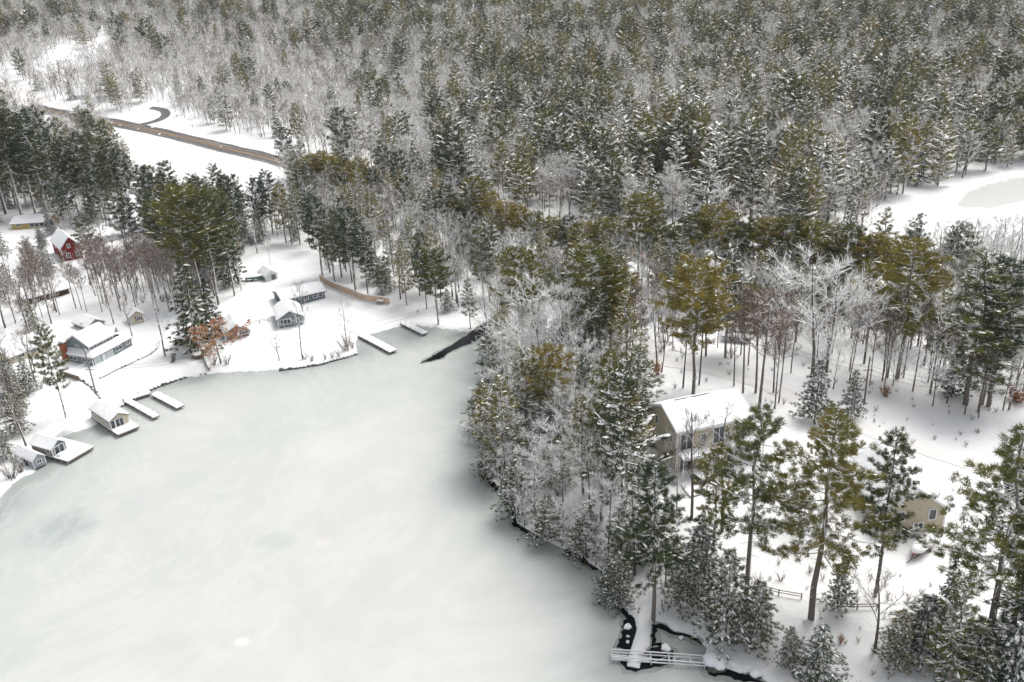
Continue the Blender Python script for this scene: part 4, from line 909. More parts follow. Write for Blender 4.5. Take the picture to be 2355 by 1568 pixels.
# ------------------------------------------------------------------ tree kit
UP = Vector((0, 0, 1))
def rvec(rnd):
    while True:
        v = Vector((rnd.uniform(-1, 1), rnd.uniform(-1, 1), rnd.uniform(-1, 1)))
        if .01 < v.length < 1: return v.normalized()
def blade(mb, p, d, L, w, rnd, mi):
    s = d.cross(rvec(rnd)); s = s.normalized() * (w / 2) if s.length > 1e-3 else Vector((w / 2, 0, 0))
    k = len(mb.v); a = p - s; b = p + s; c = p + d * L
    mb.v += [(a.x, a.y, a.z), (b.x, b.y, b.z), (c.x, c.y, c.z)]; mb.f.append((k, k + 1, k + 2)); mb.m.append(mi)
def pad(mb, p, d, L, w, h, mi, rnd):
    """little lens of snow lying on a bough"""
    d = Vector((d.x, d.y, d.z * .7)); d = d.normalized() if d.length > 1e-3 else Vector((1, 0, 0)); s = d.cross(UP); s = s.normalized() if s.length > 1e-3 else Vector((0, 1, 0))
    k = len(mb.v); q = [p - d * L * .5, p - d * L * .15 + s * w * .5 * rnd.uniform(.7, 1.2), p + d * L * .3 + s * w * .4 * rnd.uniform(.6, 1.2), p + d * L * .5, p + d * L * .25 - s * w * .5 * rnd.uniform(.7, 1.2), p - d * L * .2 - s * w * .42]
    q.append(p + UP * h)
    mb.v += [(a.x, a.y, a.z) for a in q]
    for i in range(6): mb.f.append((k + (i + 1) % 6, k + i, k + 6)); mb.m.append(mi)
def gen_pine(seed, H=24, base=.42, R=4.2, nb=40, K=12, bl=.55, bw=.10, snow=.35, top='cone', gap=.95, openness=.0, pk=1.0):
    rnd = random.Random(seed); T = MB(); C = MB()
    sway = [Vector((rnd.uniform(-.25, .25), rnd.uniform(-.25, .25), 0)) * i * .5 for i in range(7)]
    tp = [Vector((0, 0, H * i / 6 * (1.0 if i < 6 else .985) - (.4 if i == 0 else 0))) + sway[i] for i in range(7)]; r0 = H * .0105
    T.tube(tp, [r0 * (1.12 - i / 6) + .03 for i in range(7)], 7)
    def tr(z): t = min(5.999, max(0, z / H * 6)); i = int(t); return tp[i].lerp(tp[i + 1], t - i)
    az = rnd.uniform(0, 6)
    for i in range(nb):
        t = (i + rnd.uniform(-.4, .4)) / nb; t = min(max(t, 0), .99); z = H * (base + (1 - base) * t ** .9 * .985)
        az += 2.4 + rnd.uniform(-.5, .5)
        if top == 'round': prof = (max(0, 1 - t ** 2.4) ** .55) * (.62 + .38 * min(1, t * 3))
        elif top == 'flat': prof = (1 - t) ** .38 * (.5 + .5 * min(1, t * 2.5))
        else: prof = (1 - t) ** .75 * (.6 + .4 * min(1, t * 5)) + .04
        Lb = R * prof * rnd.uniform(.62, 1.18)
        if Lb < .5: Lb = .5
        o = tr(z); dr = Vector((math.cos(az), math.sin(az), 0)); droop = rnd.uniform(-.12, .12) - .10 * (1 - t); rise = .55 * t + .12
        P = []
        for j in range(5):
            q = j / 4; P.append(o + dr * Lb * q + UP * (Lb * (droop * math.sin(q * 2.6) + rise * q * q * .6)) + Vector((-dr.y, dr.x, 0)) * (rnd.uniform(-.06, .06) * Lb * q))
        T.tube(P, [max(.03, r0 * .30 * (1 - q / 4.6)) for q in range(5)], 3, cap=False, ph=math.pi / 2)
        n = max(1, int(Lb / gap * 1.5)); low = 1 - t
        for j in range(n):
            q = .28 + .72 * (j + rnd.random()) / n
            if rnd.random() < openness * (1 - q) * 1.6: continue
            k = min(3.999, q * 4); ii = int(k); c = P[ii].lerp(P[ii + 1], k - ii); side = Vector((-dr.y, dr.x, 0)) * rnd.choice((-1, 1)) * rnd.uniform(0, .26) * Lb * (1.1 - q * .6)
            c = c + side + UP * rnd.uniform(0, .18)
            dd = (dr + side.normalized() * .6 if side.length > .05 else dr) + UP * (.35 + .4 * t); dd.normalize(); cl = bl * rnd.uniform(.75, 1.25)
            for m in range(K):
                d = (dd * .75 + rvec(rnd) * .95); d.z += .15; d.normalize(); blade(C, c + rvec(rnd) * cl * .45, d, cl * rnd.uniform(.8, 1.35), bw, rnd, 0)
            if rnd.random() < snow * (.35 + 1.1 * low):
                sz = cl * rnd.uniform(.8, 1.9); pad(C, c + UP * cl * (.28 if pk == 1 else .5), dd, sz * 1.35 * pk, sz * .55 * pk, sz * .16, 1, rnd)
            if rnd.random() < snow: p = c + rvec(rnd) * cl * .8; p.z = c.z + cl * .45; pad(C, p, rvec(rnd), cl * .5, cl * .4, cl * .12, 1, rnd)
        if rnd.random() < snow * 1.3:
            for j in range(4):
                if rnd.random() < .85: a, b = P[j], P[j + 1]; c = a.lerp(b, .5) + UP * .1; w_ = rnd.uniform(.16, .34) * (bl / .55) * pk; pad(C, c, b - a, (b - a).length * 1.15, w_, w_ * .3, 1, rnd)
    for j in range(int(10 * (1 - base) + 2)):   # dead stubs on the clear trunk
        z = H * rnd.uniform(.12, base); a_ = rnd.uniform(0, 6.3); d = Vector((math.cos(a_), math.sin(a_), rnd.uniform(-.2, .3))); o = tr(z)
        T.tube([o, o + d * rnd.uniform(.5, 1.8)], [.05, .02], 3, cap=False, ph=math.pi / 2)
    return T, C, H
def gen_hemlock(seed, H=14, R=3.0, nb=62, K=9, bl=.42, bw=.13, snow=.5, base=.04, pw=.85, pk=1.0):
    rnd = random.Random(seed); T = MB(); C = MB(); T.tube([Vector((0, 0, -.4)), Vector((.05, 0, H * .5)), Vector((0, 0, H))], [H * .014, H * .009, .03], 6); az = 0
    for i in range(nb):
        t = (i + rnd.random()) / nb; z = H * (base + (1 - base) * t); az += 2.4 + rnd.uniform(-.4, .4); Lb = R * ((1 - t) ** pw * rnd.uniform(.45, 1.25)) + .22
        dr = Vector((math.cos(az), math.sin(az), 0)); o = Vector((0, 0, z)); dp = rnd.uniform(.12, .42)
        f = lambda q: o + dr * Lb * q + UP * (Lb * (.12 * q - dp * q * q))
        T.tube([o, f(.5), f(.95)], [.05, .035, .02], 3, cap=False, ph=math.pi / 2)
        n = max(2, int(Lb / .42))
        for j in range(n):
            q = .15 + .85 * (j + rnd.random()) / n; side = Vector((-dr.y, dr.x, 0)) * rnd.uniform(-.34, .34) * Lb * (1.05 - q * .6); c = f(q) + side - UP * abs(side.length) * .25
            dd = (dr * .8 + side * .8 - UP * .35).normalized()
            for m in range(K): d = (dd + rvec(rnd) * .8); d.z *= .7; d.normalize(); blade(C, c + rvec(rnd) * bl * .4, d, bl * rnd.uniform(.7, 1.3), bw, rnd, 0)
            if rnd.random() < snow: sz = bl * rnd.uniform(.8, 2.0); pad(C, c + UP * bl * .3 * pk, dd, sz * 1.3 * pk, sz * .62 * pk, sz * .2, 1, rnd)
    return T, C, H
def gen_bare(seed, H=17, R=5.0, nl=9, nb=6, ntw=5, fork=.35, rise=.9, tw=.05, snowtw=.3, lean=0, wb=.09, thick=.013, limb_sides=3, twl=1.0, leaves=0):
    rnd = random.Random(seed); T = MB(); C = MB(); r0 = H * thick
    tp = []; p = Vector((0, 0, -.4)); d = Vector((lean, 0, 1))
    for i in range(8): tp.append(p.copy()); p = p + d.normalized() * (H * .93 / 7); d += Vector((rnd.uniform(-wb, wb), rnd.uniform(-wb, wb), 0))
    T.tube(tp, [r0 * (1.1 - i / 7.6) + .02 for i in range(8)], 6)
    def path(o, d, L, n, up, wob):
        P = [o]; 
        for i in range(n): d = (d + UP * up / n + rvec(rnd) * wob).normalized(); P.append(P[-1] + d * L / n)
        return P
    az = rnd.uniform(0, 6)
    for i in range(nl):
        t = fork + (1 - fork) * (i + rnd.uniform(-.3, .3)) / nl * .97; t = min(max(t, .1), .97); k = t * 7; ii = min(6, int(k)); o = tp[ii].lerp(tp[ii + 1], k - ii)
        az += 2.4 + rnd.uniform(-.6, .6); prof = (1 - max(0, (t - fork) / (1 - fork)) ** 1.6) * .75 + .25; L = R * 1.25 * prof * rnd.uniform(.7, 1.2)
        P = path(o, Vector((math.cos(az), math.sin(az), rise * rnd.uniform(.5, 1.1))).normalized(), L, 4, .4, .16); rl = max(.035, r0 * .5 * (1 - t * .6))
        T.tube(P, [rl * (1 - .2 * j) for j in range(5)], limb_sides, cap=False, ph=math.pi / 2)
        for j in range(nb):
            q = .22 + .78 * (j + rnd.random()) / nb; k = min(3.99, q * 4); ii = int(k); o2 = P[ii].lerp(P[ii + 1], k - ii); dl = (P[ii + 1] - P[ii]).normalized()
            d2 = (dl * .7 + rvec(rnd) * .75 + UP * .25).normalized(); L2 = L * .42 * (1.15 - q * .6) * rnd.uniform(.6, 1.2)
            Q = path(o2, d2, L2, 2, .25, .2); C.tube(Q, [max(.028, rl * .42), .024, .016], 3, 2, cap=False, ph=math.pi / 2)
            for m in range(ntw):
                q2 = rnd.uniform(.15, 1); o3 = Q[0].lerp(Q[1], q2 * 2) if q2 < .5 else Q[1].lerp(Q[2], q2 * 2 - 1)
                d3 = ((Q[2] - Q[0]).normalized() * .7 + rvec(rnd) * .75 + UP * .2).normalized(); sn = rnd.random() < snowtw
                blade(C, o3 + (UP * .03 if sn else Vector()), d3, twl * rnd.uniform(.6, 1.35), tw * (1.25 if sn else 1), rnd, 1 if sn else 0)
                for _l in range(leaves): blade(C, o3 + d3 * rnd.uniform(.1, 1.0) * twl + rvec(rnd) * .25, rvec(rnd), rnd.uniform(.2, .4), .2, rnd, 3)
    return T, C, H
def gen_bush(seed, H=1.8, R=1.1, ns=16, snowtw=.25, leaves=0, tw=.035):
    rnd = random.Random(seed); C = MB(); T = MB()
    for i in range(ns):
        a = rnd.uniform(0, 6.3); d = Vector((math.cos(a) * R / H * rnd.uniform(.1, 1), math.sin(a) * R / H * rnd.uniform(.1, 1), 1)); L = H * rnd.uniform(.6, 1.05)
        o = Vector((math.cos(a), math.sin(a), 0)) * rnd.uniform(0, .25); T.tube([o - UP * .15, o + d * L * .5, o + d * L + rvec(rnd) * .15], [.03, .022, .012], 3, cap=False)
        for k in range(6):
            p = o + d * L * rnd.uniform(.3, 1); sn = rnd.random() < snowtw; blade(C, p, (d.normalized() + rvec(rnd) * .8).normalized(), rnd.uniform(.3, .75) * H / 1.8, tw * (1.5 if sn else 1), rnd, 1 if sn else 0)
            for _ in range(leaves): blade(C, p + rvec(rnd) * .3, rvec(rnd), .22, .16, rnd, 2)
    return T, C, H
PROTO = {}
def proto(kind, gens, tm, cms, dead=False):
    PROTO[kind] = []
    for (T, C, H) in gens: PROTO[kind].append((T.mesh(kind + '_trunk', [tm]), C.mesh(kind + '_crown', cms), H))
MP = [M_PINE, M_PAD]; MG = [M_PINEG, M_PAD]; MH = [M_HEM, M_PAD]; MBr = [M_TWIG, M_PAD, M_BARK2]; MBd = [M_TWIGR, M_PAD, M_BARKD]
proto('wpine', [gen_pine(11 + i, 30, .34, 7.6, 66, 62, .56, .055, .13, 'cone', .66, .25) for i in range(4)], M_BARK, MP)          # tall near white pines
proto('opine', [gen_pine(31 + i, 22, .40, 6.4, 58, 40, .60, .08, .20, 'round', .68, .0) for i in range(4)], M_BARK, [M_PINEO, M_PAD])          # rounded olive pines
proto('gpine', [gen_pine(51 + i, 24, .34, 6.0, 58, 36, .60, .075, .16, 'flat', .70, .12) for i in range(3)], M_BARK, MG)           # dark green pines
proto('spine', [gen_pine(71 + i, 22, .24, 5.8, 56, 28, .58, .085, .42, 'cone', .75, .1) for i in range(4)], M_BARK, MP)           # snow-laden pines
proto('hem', [gen_hemlock(90 + i, 13, 4.4, 90, 26, .44, .065, .80, .08, .62, .62) for i in range(5)], M_BARK, MH)
proto('dhem', [gen_hemlock(97 + i, 16, 3.6, 95, 16, .46, .14, .12) for i in range(2)], M_BARK, MH)
proto('bare', [gen_bare(100 + i, 17, 5.2, 11, 7, 6, .28, .95, .045, .42) for i in range(5)], M_BARK2, MBr)
proto('dbare', [gen_bare(120 + i, 17, 4.2, 11, 7, 9, .32, .9, .04, .16, wb=.06) for i in range(4)], M_BARKD, MBd)
proto('thin', [gen_bare(140 + i, 17, 2.6, 15, 6, 12, .48, 1.2, .045, .12, thick=.0075, lean=.03 * (i - 1), wb=.025) for i in range(4)], M_BARKD, MBd)
proto('sbare', [gen_bare(160 + i, 15, 6.0, 12, 10, 9, .24, .8, .06, .82, thick=.010, limb_sides=3) for i in range(4)], M_BARK2, MBr)
proto('birch', [gen_bare(180 + i, 17, 4.0, 10, 6, 5, .35, 1.0, .05, .5) for i in range(2)], M_BIRCH, MBr)
proto('oak', [gen_bare(190, 9, 4.6, 10, 7, 4, .22, .5, .05, .2, leaves=4)], M_BARKD, [M_TWIGR, M_PAD, M_BARKD, M_OAK])
# far, coarser kinds (1-2 pixels per clump)
proto('far_pine', [gen_pine(201 + i, 22, .16, 5.8, 46, 16, .85, .20, .30, t_, 1.0, pk=1.25) for i, t_ in enumerate(('cone', 'round', 'cone', 'flat'))], M_BARK, MP)
proto('far_spine', [gen_pine(221 + i, 22, .12, 5.6, 48, 12, .80, .20, 1.1, 'cone', 1.05, pk=1.35) for i in range(3)], M_BARK, MP)
proto('far_spruce', [gen_hemlock(241 + i, 17, 3.8, 56, 10, .62, .22, .34, .05, .85, 1.3) for i in range(3)], M_BARK, MH)
proto('far_bare', [gen_bare(261 + i, 17, 6.4, 12, 8, 7, .22, 1.0, .09, .68, thick=.010) for i in range(4)], M_BARK2, MBr)
proto('far_dbare', [gen_bare(281 + i, 16, 5.4, 10, 7, 8, .24, 1.0, .08, .16, thick=.011) for i in range(3)], M_BARKD, MBd)
proto('bush', [gen_bush(301 + i) for i in range(3)], M_BARKD, [M_TWIGR, M_PAD]); proto('orange_bush', [gen_bush(311 + i, leaves=3) for i in range(2)], M_BARKD, [M_TWIGR, M_PAD, M_OAK]); proto('snowbush', [gen_bush(321 + i, 1.6, 1.3, 20, .7, 0, .07) for i in range(2)], M_BARK2, [M_TWIG, M_PAD])
CATS = {'wpine': ('pine_tree', 'pine tree'), 'opine': ('pine_tree', 'pine tree'), 'gpine': ('pine_tree', 'pine tree'), 'spine': ('pine_tree', 'pine tree'), 'hem': ('hemlock_tree', 'hemlock tree'), 'dhem': ('hemlock_tree', 'hemlock tree'),
 'bare': ('bare_tree', 'bare tree'), 'dbare': ('bare_tree', 'bare tree'), 'thin': ('bare_tree', 'bare tree'), 'sbare': ('bare_tree', 'bare tree'), 'birch': ('birch_tree', 'birch tree'), 'oak': ('oak_tree', 'oak tree'),
 'far_pine': ('pine_tree', 'pine tree'), 'far_spine': ('pine_tree', 'pine tree'), 'far_spruce': ('spruce_tree', 'spruce tree'), 'far_bare': ('bare_tree', 'bare tree'), 'far_dbare': ('bare_tree', 'bare tree'),
 'bush': ('bush', 'bush'), 'orange_bush': ('bush', 'bush'), 'snowbush': ('bush', 'bush')}
RT = random.Random(77)
def place_tree(kind, p, H, label, group=None, wid=1.0, var=None, rot=None, crown='crown'):
    name, cat = CATS[kind]; vs_ = PROTO[kind]; T, C, Hr = vs_[var % len(vs_) if var is not None else RT.randrange(len(vs_))]
    root = thing(name, label, cat, p, RT.uniform(0, 6.28) if rot is None else rot, group); s = H / Hr; root.scale = (s * wid, s * wid, s)
    t = addobj('stem' if cat == 'bush' else 'trunk', T, root); c = addobj('twigs' if cat == 'bush' else crown, C, root); return root
TAKEN = []
def T_(kind, ub, vb, vt, label, wid=1.0, group=None, var=None):
    g = ground(ub, vb); H = height_for(g, vt); TAKEN.append((g.x, g.y)); return place_tree(kind, g, max(H, .6), label, group, wid, var)

# explicit trees: kind, base pixel, top row, label, width factor
EXP = [
 ('wpine', 1865, 1422, 940, 'tallest thick-trunked pine in the open yard of the tan gabled house', 1.15),
 ('wpine', 1502, 1425, 1052, 'golden pine with snow-streaked leaning trunk at the root of the jetty', 1.0),
 ('wpine', 1716, 1372, 915, 'tall slim pine standing right in front of the tan house balconies', 1.0),
 ('wpine', 2012, 1370, 978, 'slender pine with clear lower trunk before the tan gabled house', .85),
 ('wpine', 2262, 1500, 985, 'very broad dark pine at the edge of the yard, hiding the boat', 1.25),
 ('gpine', 2330, 1440, 1010, 'dense dark pine at the frame edge behind the very broad one', 1.0),
 ('wpine', 1640, 1270, 1010, 'sparse pine with orange-tinged needles by the hot tub deck', .9),
 ('bare', 1660, 1215, 925, 'branching bare tree in front of the tan house facade', .9), ('spine', 1530, 1345, 1150, 'snow-laden pine between the golden pine and the tan house', .7), ('hem', 1610, 1310, 1180, 'low snowy hemlock below the tan house deck', 1.2),
 ('spine', 1432, 1240, 835, 'big snow-laden pine with olive top touching the tan house corner', .95),
 ('wpine', 1405, 1130, 800, 'olive pine rising over the hemlock bank west of the tan house', .9),
 ('opine', 1268, 1010, 790, 'olive pine poking out of the white branches on the spit', .9),
 ('gpine', 152, 960, 745, 'brownish pine with a long bare trunk on the slope by the cream boathouse', .78),
 ('opine', 468, 692, 428, 'flat-topped olive pine with a pale snow-plastered trunk', 1.15),
 ('gpine', 503, 700, 440, 'tall dark pine just behind the flat-topped olive pine', 1.0),
 ('gpine', 540, 680, 462, 'tall dark pine left of the pale birch trunk', .9),
 ('dhem', 458, 803, 590, 'dark dense hemlock column beside the little tan shed', 1.25),
 ('dhem', 492, 772, 640, 'dark hemlock behind the brown cottage roof', .95),
 ('dhem', 530, 655, 500, 'dark hemlock at the lawn corner near the covered boat', 1.1),
 ('gpine', 742, 636, 452, 'first tall pine above the upper end of the cedar fence', 1.0),
 ('gpine', 770, 648, 480, 'second tall pine above the cedar fence', .95),
 ('gpine', 818, 668, 475, 'broad dark pine behind the middle of the cedar fence', 1.1),
 ('gpine', 846, 676, 512, 'thin-trunked pine over the lower half of the cedar fence', .85),
 ('opine', 1008, 745, 572, 'olive pine standing beside the shorter dock', .95),
 ('spine', 1082, 757, 634, 'small yellowish pine by the stream mouth', .8),
 ('spine', 935, 702, 560, 'snowy pine just past the end of the cedar fence', .9),
 ('gpine', 884, 690, 588, 'short dark pine touching the end of the cedar fence', 1.1),
 ('opine', 1205, 800, 568, 'olive pine on the spit nearest the stream mouth', 1.0),
 ('opine', 1362, 862, 565, 'tall broad olive pine in the middle of the spit', 1.1),
 ('opine', 1405, 850, 610, 'olive pine joined to the tall broad one on the spit', .9),
 ('opine', 1594, 905, 590, 'wide olive pine with thick clear trunk behind the tan house', 1.05),
 ('thin', 1607, 884, 640, 'straight dark trunk beside the wide olive pine behind the tan house'),
 ('opine', 1720, 840, 650, 'golden-topped pine near the sunroom cabin', .7),
 ('spine', 1668, 822, 560, 'snowy pine leaning over the sunroom cabin roof', 1.0),
 ('spine', 2220, 930, 572, 'huge dark pine with heavy snow boughs on the right side of the lane', 1.35),
 ('gpine', 2272, 935, 590, 'second huge pine beside the huge one right of the lane', 1.2),
 ('opine', 2062, 870, 548, 'broad olive pine over the brown woodland house', 1.15),
 ('opine', 1905, 800, 600, 'olive pine left of the brown woodland house', .8),
 ('dhem', 2190, 905, 800, 'small dark hemlock bush-like tree under the huge pine', 1.6),
 ('hem', 1872, 968, 828, 'snowy hemlock at the lane edge, nearest the tan house', 1.0),
 ('hem', 1955, 965, 850, 'thin snowy hemlock beside the brown utility pole', .8),
 ('wpine', 1895, 1180, 925, 'pine top behind the tallest yard pine', .9),
 ('hem', 1668, 1472, 1262, 'large snow-speckled hemlock on the cove shore', .95),
 ('hem', 1738, 1478, 1335, 'spreading hemlock at the cove, in front of the slim pine', 1.15),
 ('hem', 1604, 1402, 1240, 'dark hemlock behind the cove, right of the jetty', .9),
 ('hem', 1552, 1392, 1235, 'hemlock hard against the golden pine trunk', .65),
 ('dhem', 2172, 1425, 1275, 'dark pointed hemlock under the broad pine', .8),
 ('hem', 2120, 1500, 1370, 'spreading hemlock heaped with snow in the corner of the yard', 1.7),
 ('hem', 1925, 1400, 1290, 'small pale hemlock beside the thick yard trunk', .9),
 ('hem', 2058, 1530, 1400, 'small hemlock around the thin bare sapling', 1.0),
 ('hem', 2230, 1590, 1420, 'hemlock at the bottom edge, right part', 1.3),
 ('hem', 2320, 1585, 1330, 'tall snowy hemlock in the bottom right corner', 1.2),
 ('spine', 2175, 1600, 1330, 'snow-heaped young pine at the bottom edge', 1.0),
 ('hem', 1875, 1590, 1440, 'snow-dusted hemlock at the bottom edge beyond the boulders', 1.2),
 ('hem', 1812, 1535, 1440, 'low hemlock above the boulders', .9),
 ('hem', 1425, 1392, 1270, 'brownish hemlock hanging over the shore tip beside the jetty', 1.0),
 ('dbare', 2010, 1500, 1290, 'crooked bare sapling in the snowy yard below the slender pine', 1.0),
 ('bare', 696, 826, 684, 'tall two-stemmed bare tree in front of the slate cottage', .8),
 ('dbare', 699, 735, 633, 'bare tree between the slate cottage and the ranch house', 1.0),
 ('dbare', 642, 829, 767, 'small bare lawn tree with a ball crown at the shore', 1.3),
 ('bare', 801, 807, 688, 'bare lawn tree rising out of the shoreline bushes', .9),
 ('bare', 380, 818, 632, 'multi-stemmed tall bare tree between the lake house and the tan shed', .7),
 ('dbare', 262, 745, 632, 'thick bare trunk with cut limb behind the lake house', .9),
 ('dbare', 304, 772, 668, 'leaning bare tree across the cream garden shed', .9),
 ('oak', 508, 836, 735, 'orange-leaved oak in front of the brown cottage', 1.35),
 ('birch', 556, 668, 480, 'pale birch at the forest edge by the covered boat', .7),
 ('birch', 622, 610, 500, 'white birch trunk beside the white garage', .7),
 ('dbare', 62, 1032, 860, 'dark bare tree behind the slate boathouse', .9),
 ('thin', 1570, 892, 720, 'forked bare tree with the kinked stem behind the tan house', 1.3),
 ('thin', 1708, 903, 640, 'thin pale trunk right of the tan house roof'), ('thin', 1687, 887, 690, 'thin dark trunk over the tan house roof'),
 ('thin', 1737, 903, 660, 'brown trunk at the lane behind the tan house', 1.3), ('thin', 1745, 945, 640, 'snow-plastered trunk nearest the tan house right wall', 1.3),
 ('thin', 1448, 864, 640, 'dark trunk at the clearing edge near the orange bush'), ('bare', 1510, 846, 640, 'snowy bare tree growing from the orange bush', .8), ('thin', 1521, 856, 735, 'slanting bare stem beside the orange bush', 1.4),
 ('thin', 1778, 903, 690, 'first of the slim stems along the lane'), ('thin', 1790, 926, 700, 'second of the slim stems along the lane', .9), ('thin', 1781, 940, 715, 'slimmest stem near the lane, closest to the tan house', .8),
 ('thin', 1622, 786, 650, 'short slanting trunk left of the sunroom cabin'), ('gpine', 1680, 809, 640, 'dark stout trunk with high dark crown before the sunroom cabin', .8), ('thin', 1470, 858, 690, 'thin upright stem at the clearing edge'),
 ('thin', 1986, 836, 650, 'black thick trunk beyond the brown utility pole', 1.5), ('thin', 2040, 868, 660, 'first of the dark trunks right of the brown pole', 1.3), ('thin', 2028, 876, 680, 'second of the dark trunks right of the brown pole'),
 ('thin', 2098, 900, 690, 'slim trunk between the brown pole and the forked tree'), ('sbare', 2138, 905, 640, 'big forked bare tree coated in snow left of the huge pine', .9), ('thin', 2258, 930, 720, 'thick grey trunk right of the huge pine', 1.4), ('thin', 2077, 868, 700, 'lean trunk in the group beyond the brown pole'),
 ('sbare', 1868, 862, 575, 'largest snow-white spreading bare tree beyond the lane', 1.35), ('sbare', 1900, 856, 600, 'snow-white bare tree right of the largest one', 1.1), ('sbare', 1790, 800, 600, 'snow-white bare tree near the cabins', 1.0),
 ('sbare', 1250, 880, 640, 'large snow-white bare tree in the middle of the spit', 1.2), ('sbare', 1180, 885, 745, 'white-branched tree spreading over the ice beside the stream', 1.2), ('sbare', 1300, 900, 660, 'snow-white bare tree between the two olive pines of the spit', 1.1),
 ('sbare', 1225, 970, 800, 'white leaning branches above the hemlock bank', 1.1), ('sbare', 1150, 960, 840, 'white-branched shore tree reaching over the ice', 1.2), ('sbare', 1340, 960, 770, 'snow-coated bare tree behind the hemlock bank', 1.0),
 ('sbare', 1500, 480, 395, 'very white bare tree at the forest foot, left one', 1.1), ('sbare', 1560, 490, 400, 'very white bare tree at the forest foot, right one', 1.2), ('sbare', 1230, 1180, 1010, 'bare snow-coated tree inside the hemlock bank', .9),
 ('sbare', 1400, 1290, 1080, 'white forked tree above the jetty shore', .9), ('dbare', 1590, 1190, 920, 'forked bare tree rising before the tan house roof', .8), ('birch', 1555, 1190, 960, 'pale twisted tree at the corner of the tan house', .6),
*[(('hem', 'sbare', 'bare')[k_ % 3], u_, v_, v_ - dv_ * (.8 if k_ % 3 else .9), ('shore hemlock leaning', 'white shore tree leaning', 'snow-edged shore tree leaning')[k_ % 3] + ' over the ice edge, %s along the bank from the stream' % o_, w_) for k_, (u_, v_, dv_, w_, o_) in enumerate(zip((1116, 1112, 1118, 1132, 1152, 1178, 1192, 1206, 1234, 1262, 1292, 1322, 1348, 1370, 1394, 1404), (980, 1040, 1078, 1098, 1125, 1148, 1183, 1208, 1222, 1238, 1252, 1264, 1278, 1298, 1332, 1368), (120, 110, 125, 105, 130, 120, 140, 110, 125, 110, 130, 115, 130, 110, 100, 105), (1.3, 1.2, 1.3, 1.4, 1.2, 1.3, 1.2, 1.4, 1.2, 1.4, 1.2, 1.3, 1.2, 1.3, 1.3, 1.2), 'first second third fourth fifth sixth seventh eighth ninth tenth eleventh twelfth thirteenth fourteenth fifteenth sixteenth'.split()))],
 ('orange_bush', 1512, 862, 838, 'bright orange leafy bush at the foot of a snowy tree', 1.1), ('orange_bush', 1459, 862, 850, 'small orange bush left of the bright orange one', 1.0), ('orange_bush', 2036, 912, 890, 'rust-orange bush alone on the snow by the lane', 1.0), ('orange_bush', 2338, 925, 890, 'rust-coloured bush at the frame edge', 1.4), ('orange_bush', 1930, 1480, 1462, 'tiny red-brown sapling in the yard', .7),
 ('bush', 800, 796, 772, 'tall bush clump around the bare lawn tree', 1.3), ('bush', 793, 806, 780, 'bush clump at the base of the bare lawn tree', 1.2), ('bush', 811, 800, 784, 'bush beside the dock root', 1.2), ('bush', 702, 826, 810, 'left shoreline bush on the lawn', 1.1), ('bush', 717, 830, 814, 'second shoreline bush on the lawn', 1.1),
 ('bush', 748, 826, 812, 'third shoreline bush on the lawn', 1.0), ('bush', 764, 822, 808, 'fourth shoreline bush on the lawn', 1.0), ('bush', 779, 820, 805, 'fifth shoreline bush on the lawn', 1.0), ('bush', 492, 838, 812, 'bare bush at the foot of the orange oak', 1.3), ('bush', 522, 838, 818, 'low twiggy bush right of the orange oak', 1.2),
 ('dhem', 268, 762, 752, 'small evergreen shrub beside the cream shed', 1.6), ('bush', 25, 1100, 1060, 'twiggy bush at the left shore', 1.2), ('bush', 50, 1085, 1050, 'twiggy bush beside the small grey shed', 1.0), ('bush', 1795, 1335, 1318, 'small snowy bush behind the low rail fence', 1.3), ('bush', 1740, 1340, 1320, 'little dark bush near the low rail fence', 1.0),
]
for e in EXP: T_(e[0], e[1], e[2], e[3], e[4], e[5] if len(e) > 5 else 1.0)
# left pines above the settlement
for i, (u, v, vt, wd_) in enumerate([(15, 492, 195, 1.2), (52, 500, 222, 1.1), (82, 492, 250, 1.0), (112, 498, 268, 1.05), (146, 505, 300, 1.0), (182, 495, 312, .9), (214, 492, 300, 1.0), (243, 500, 310, 1.0), (275, 486, 318, .95), (302, 492, 345, 1.0), (-25, 500, 210, 1.2), (130, 470, 240, .9), (40, 460, 230, 1), (228, 528, 420, 1.1), (165, 520, 400, 1.1)]):
    T_('gpine', u, v, vt, ['first', 'second', 'third', 'fourth', 'fifth', 'sixth', 'seventh', 'eighth', 'ninth', 'tenth', 'outermost', 'eleventh', 'twelfth', 'thirteenth', 'fourteenth'][i] + ' dark pine, counting from the frame edge, in the tall stand by the yellow ranch', wd_, 'tall pine stand by the yellow ranch')
# ridge row of rounded olive pines along the hidden highway
row = [(728, 462, 352), (752, 466, 345), (768, 470, 352), (800, 480, 362), (838, 492, 372), (868, 505, 385), (905, 520, 392), (1062, 560, 450), (1100, 565, 412), (1135, 575, 440), (1165, 590, 460), (1200, 600, 478), (1235, 605, 482), (1270, 612, 486), (1305, 620, 492),
 (1345, 628, 500), (1385, 635, 498), (1425, 640, 490), (1468, 640, 450), (1510, 650, 498), (1550, 655, 510), (1595, 660, 478), (1640, 668, 475), (1685, 672, 500), (1725, 680, 492), (1765, 684, 500), (1810, 690, 505), (1855, 695, 512), (1900, 700, 505), (1940, 706, 518), (1985, 712, 530), (2030, 720, 545), (2075, 730, 540)]
for i, (u, v, vt) in enumerate(row):
    kd_ = 'spine' if i % 11 == 6 else 'gpine' if i % 9 == 5 else 'opine'; vt += RT.uniform(-8, 12)
    T_(kd_, u, v, vt, ('%d%s pine from the road end, in the row hiding the highway' % (i + 1, 'st' if i % 10 == 0 and i != 10 else 'nd' if i % 10 == 1 and i != 11 else 'rd' if i % 10 == 2 and i != 12 else 'th')), RT.uniform(.95, 1.3), 'olive pine row along the hidden highway')

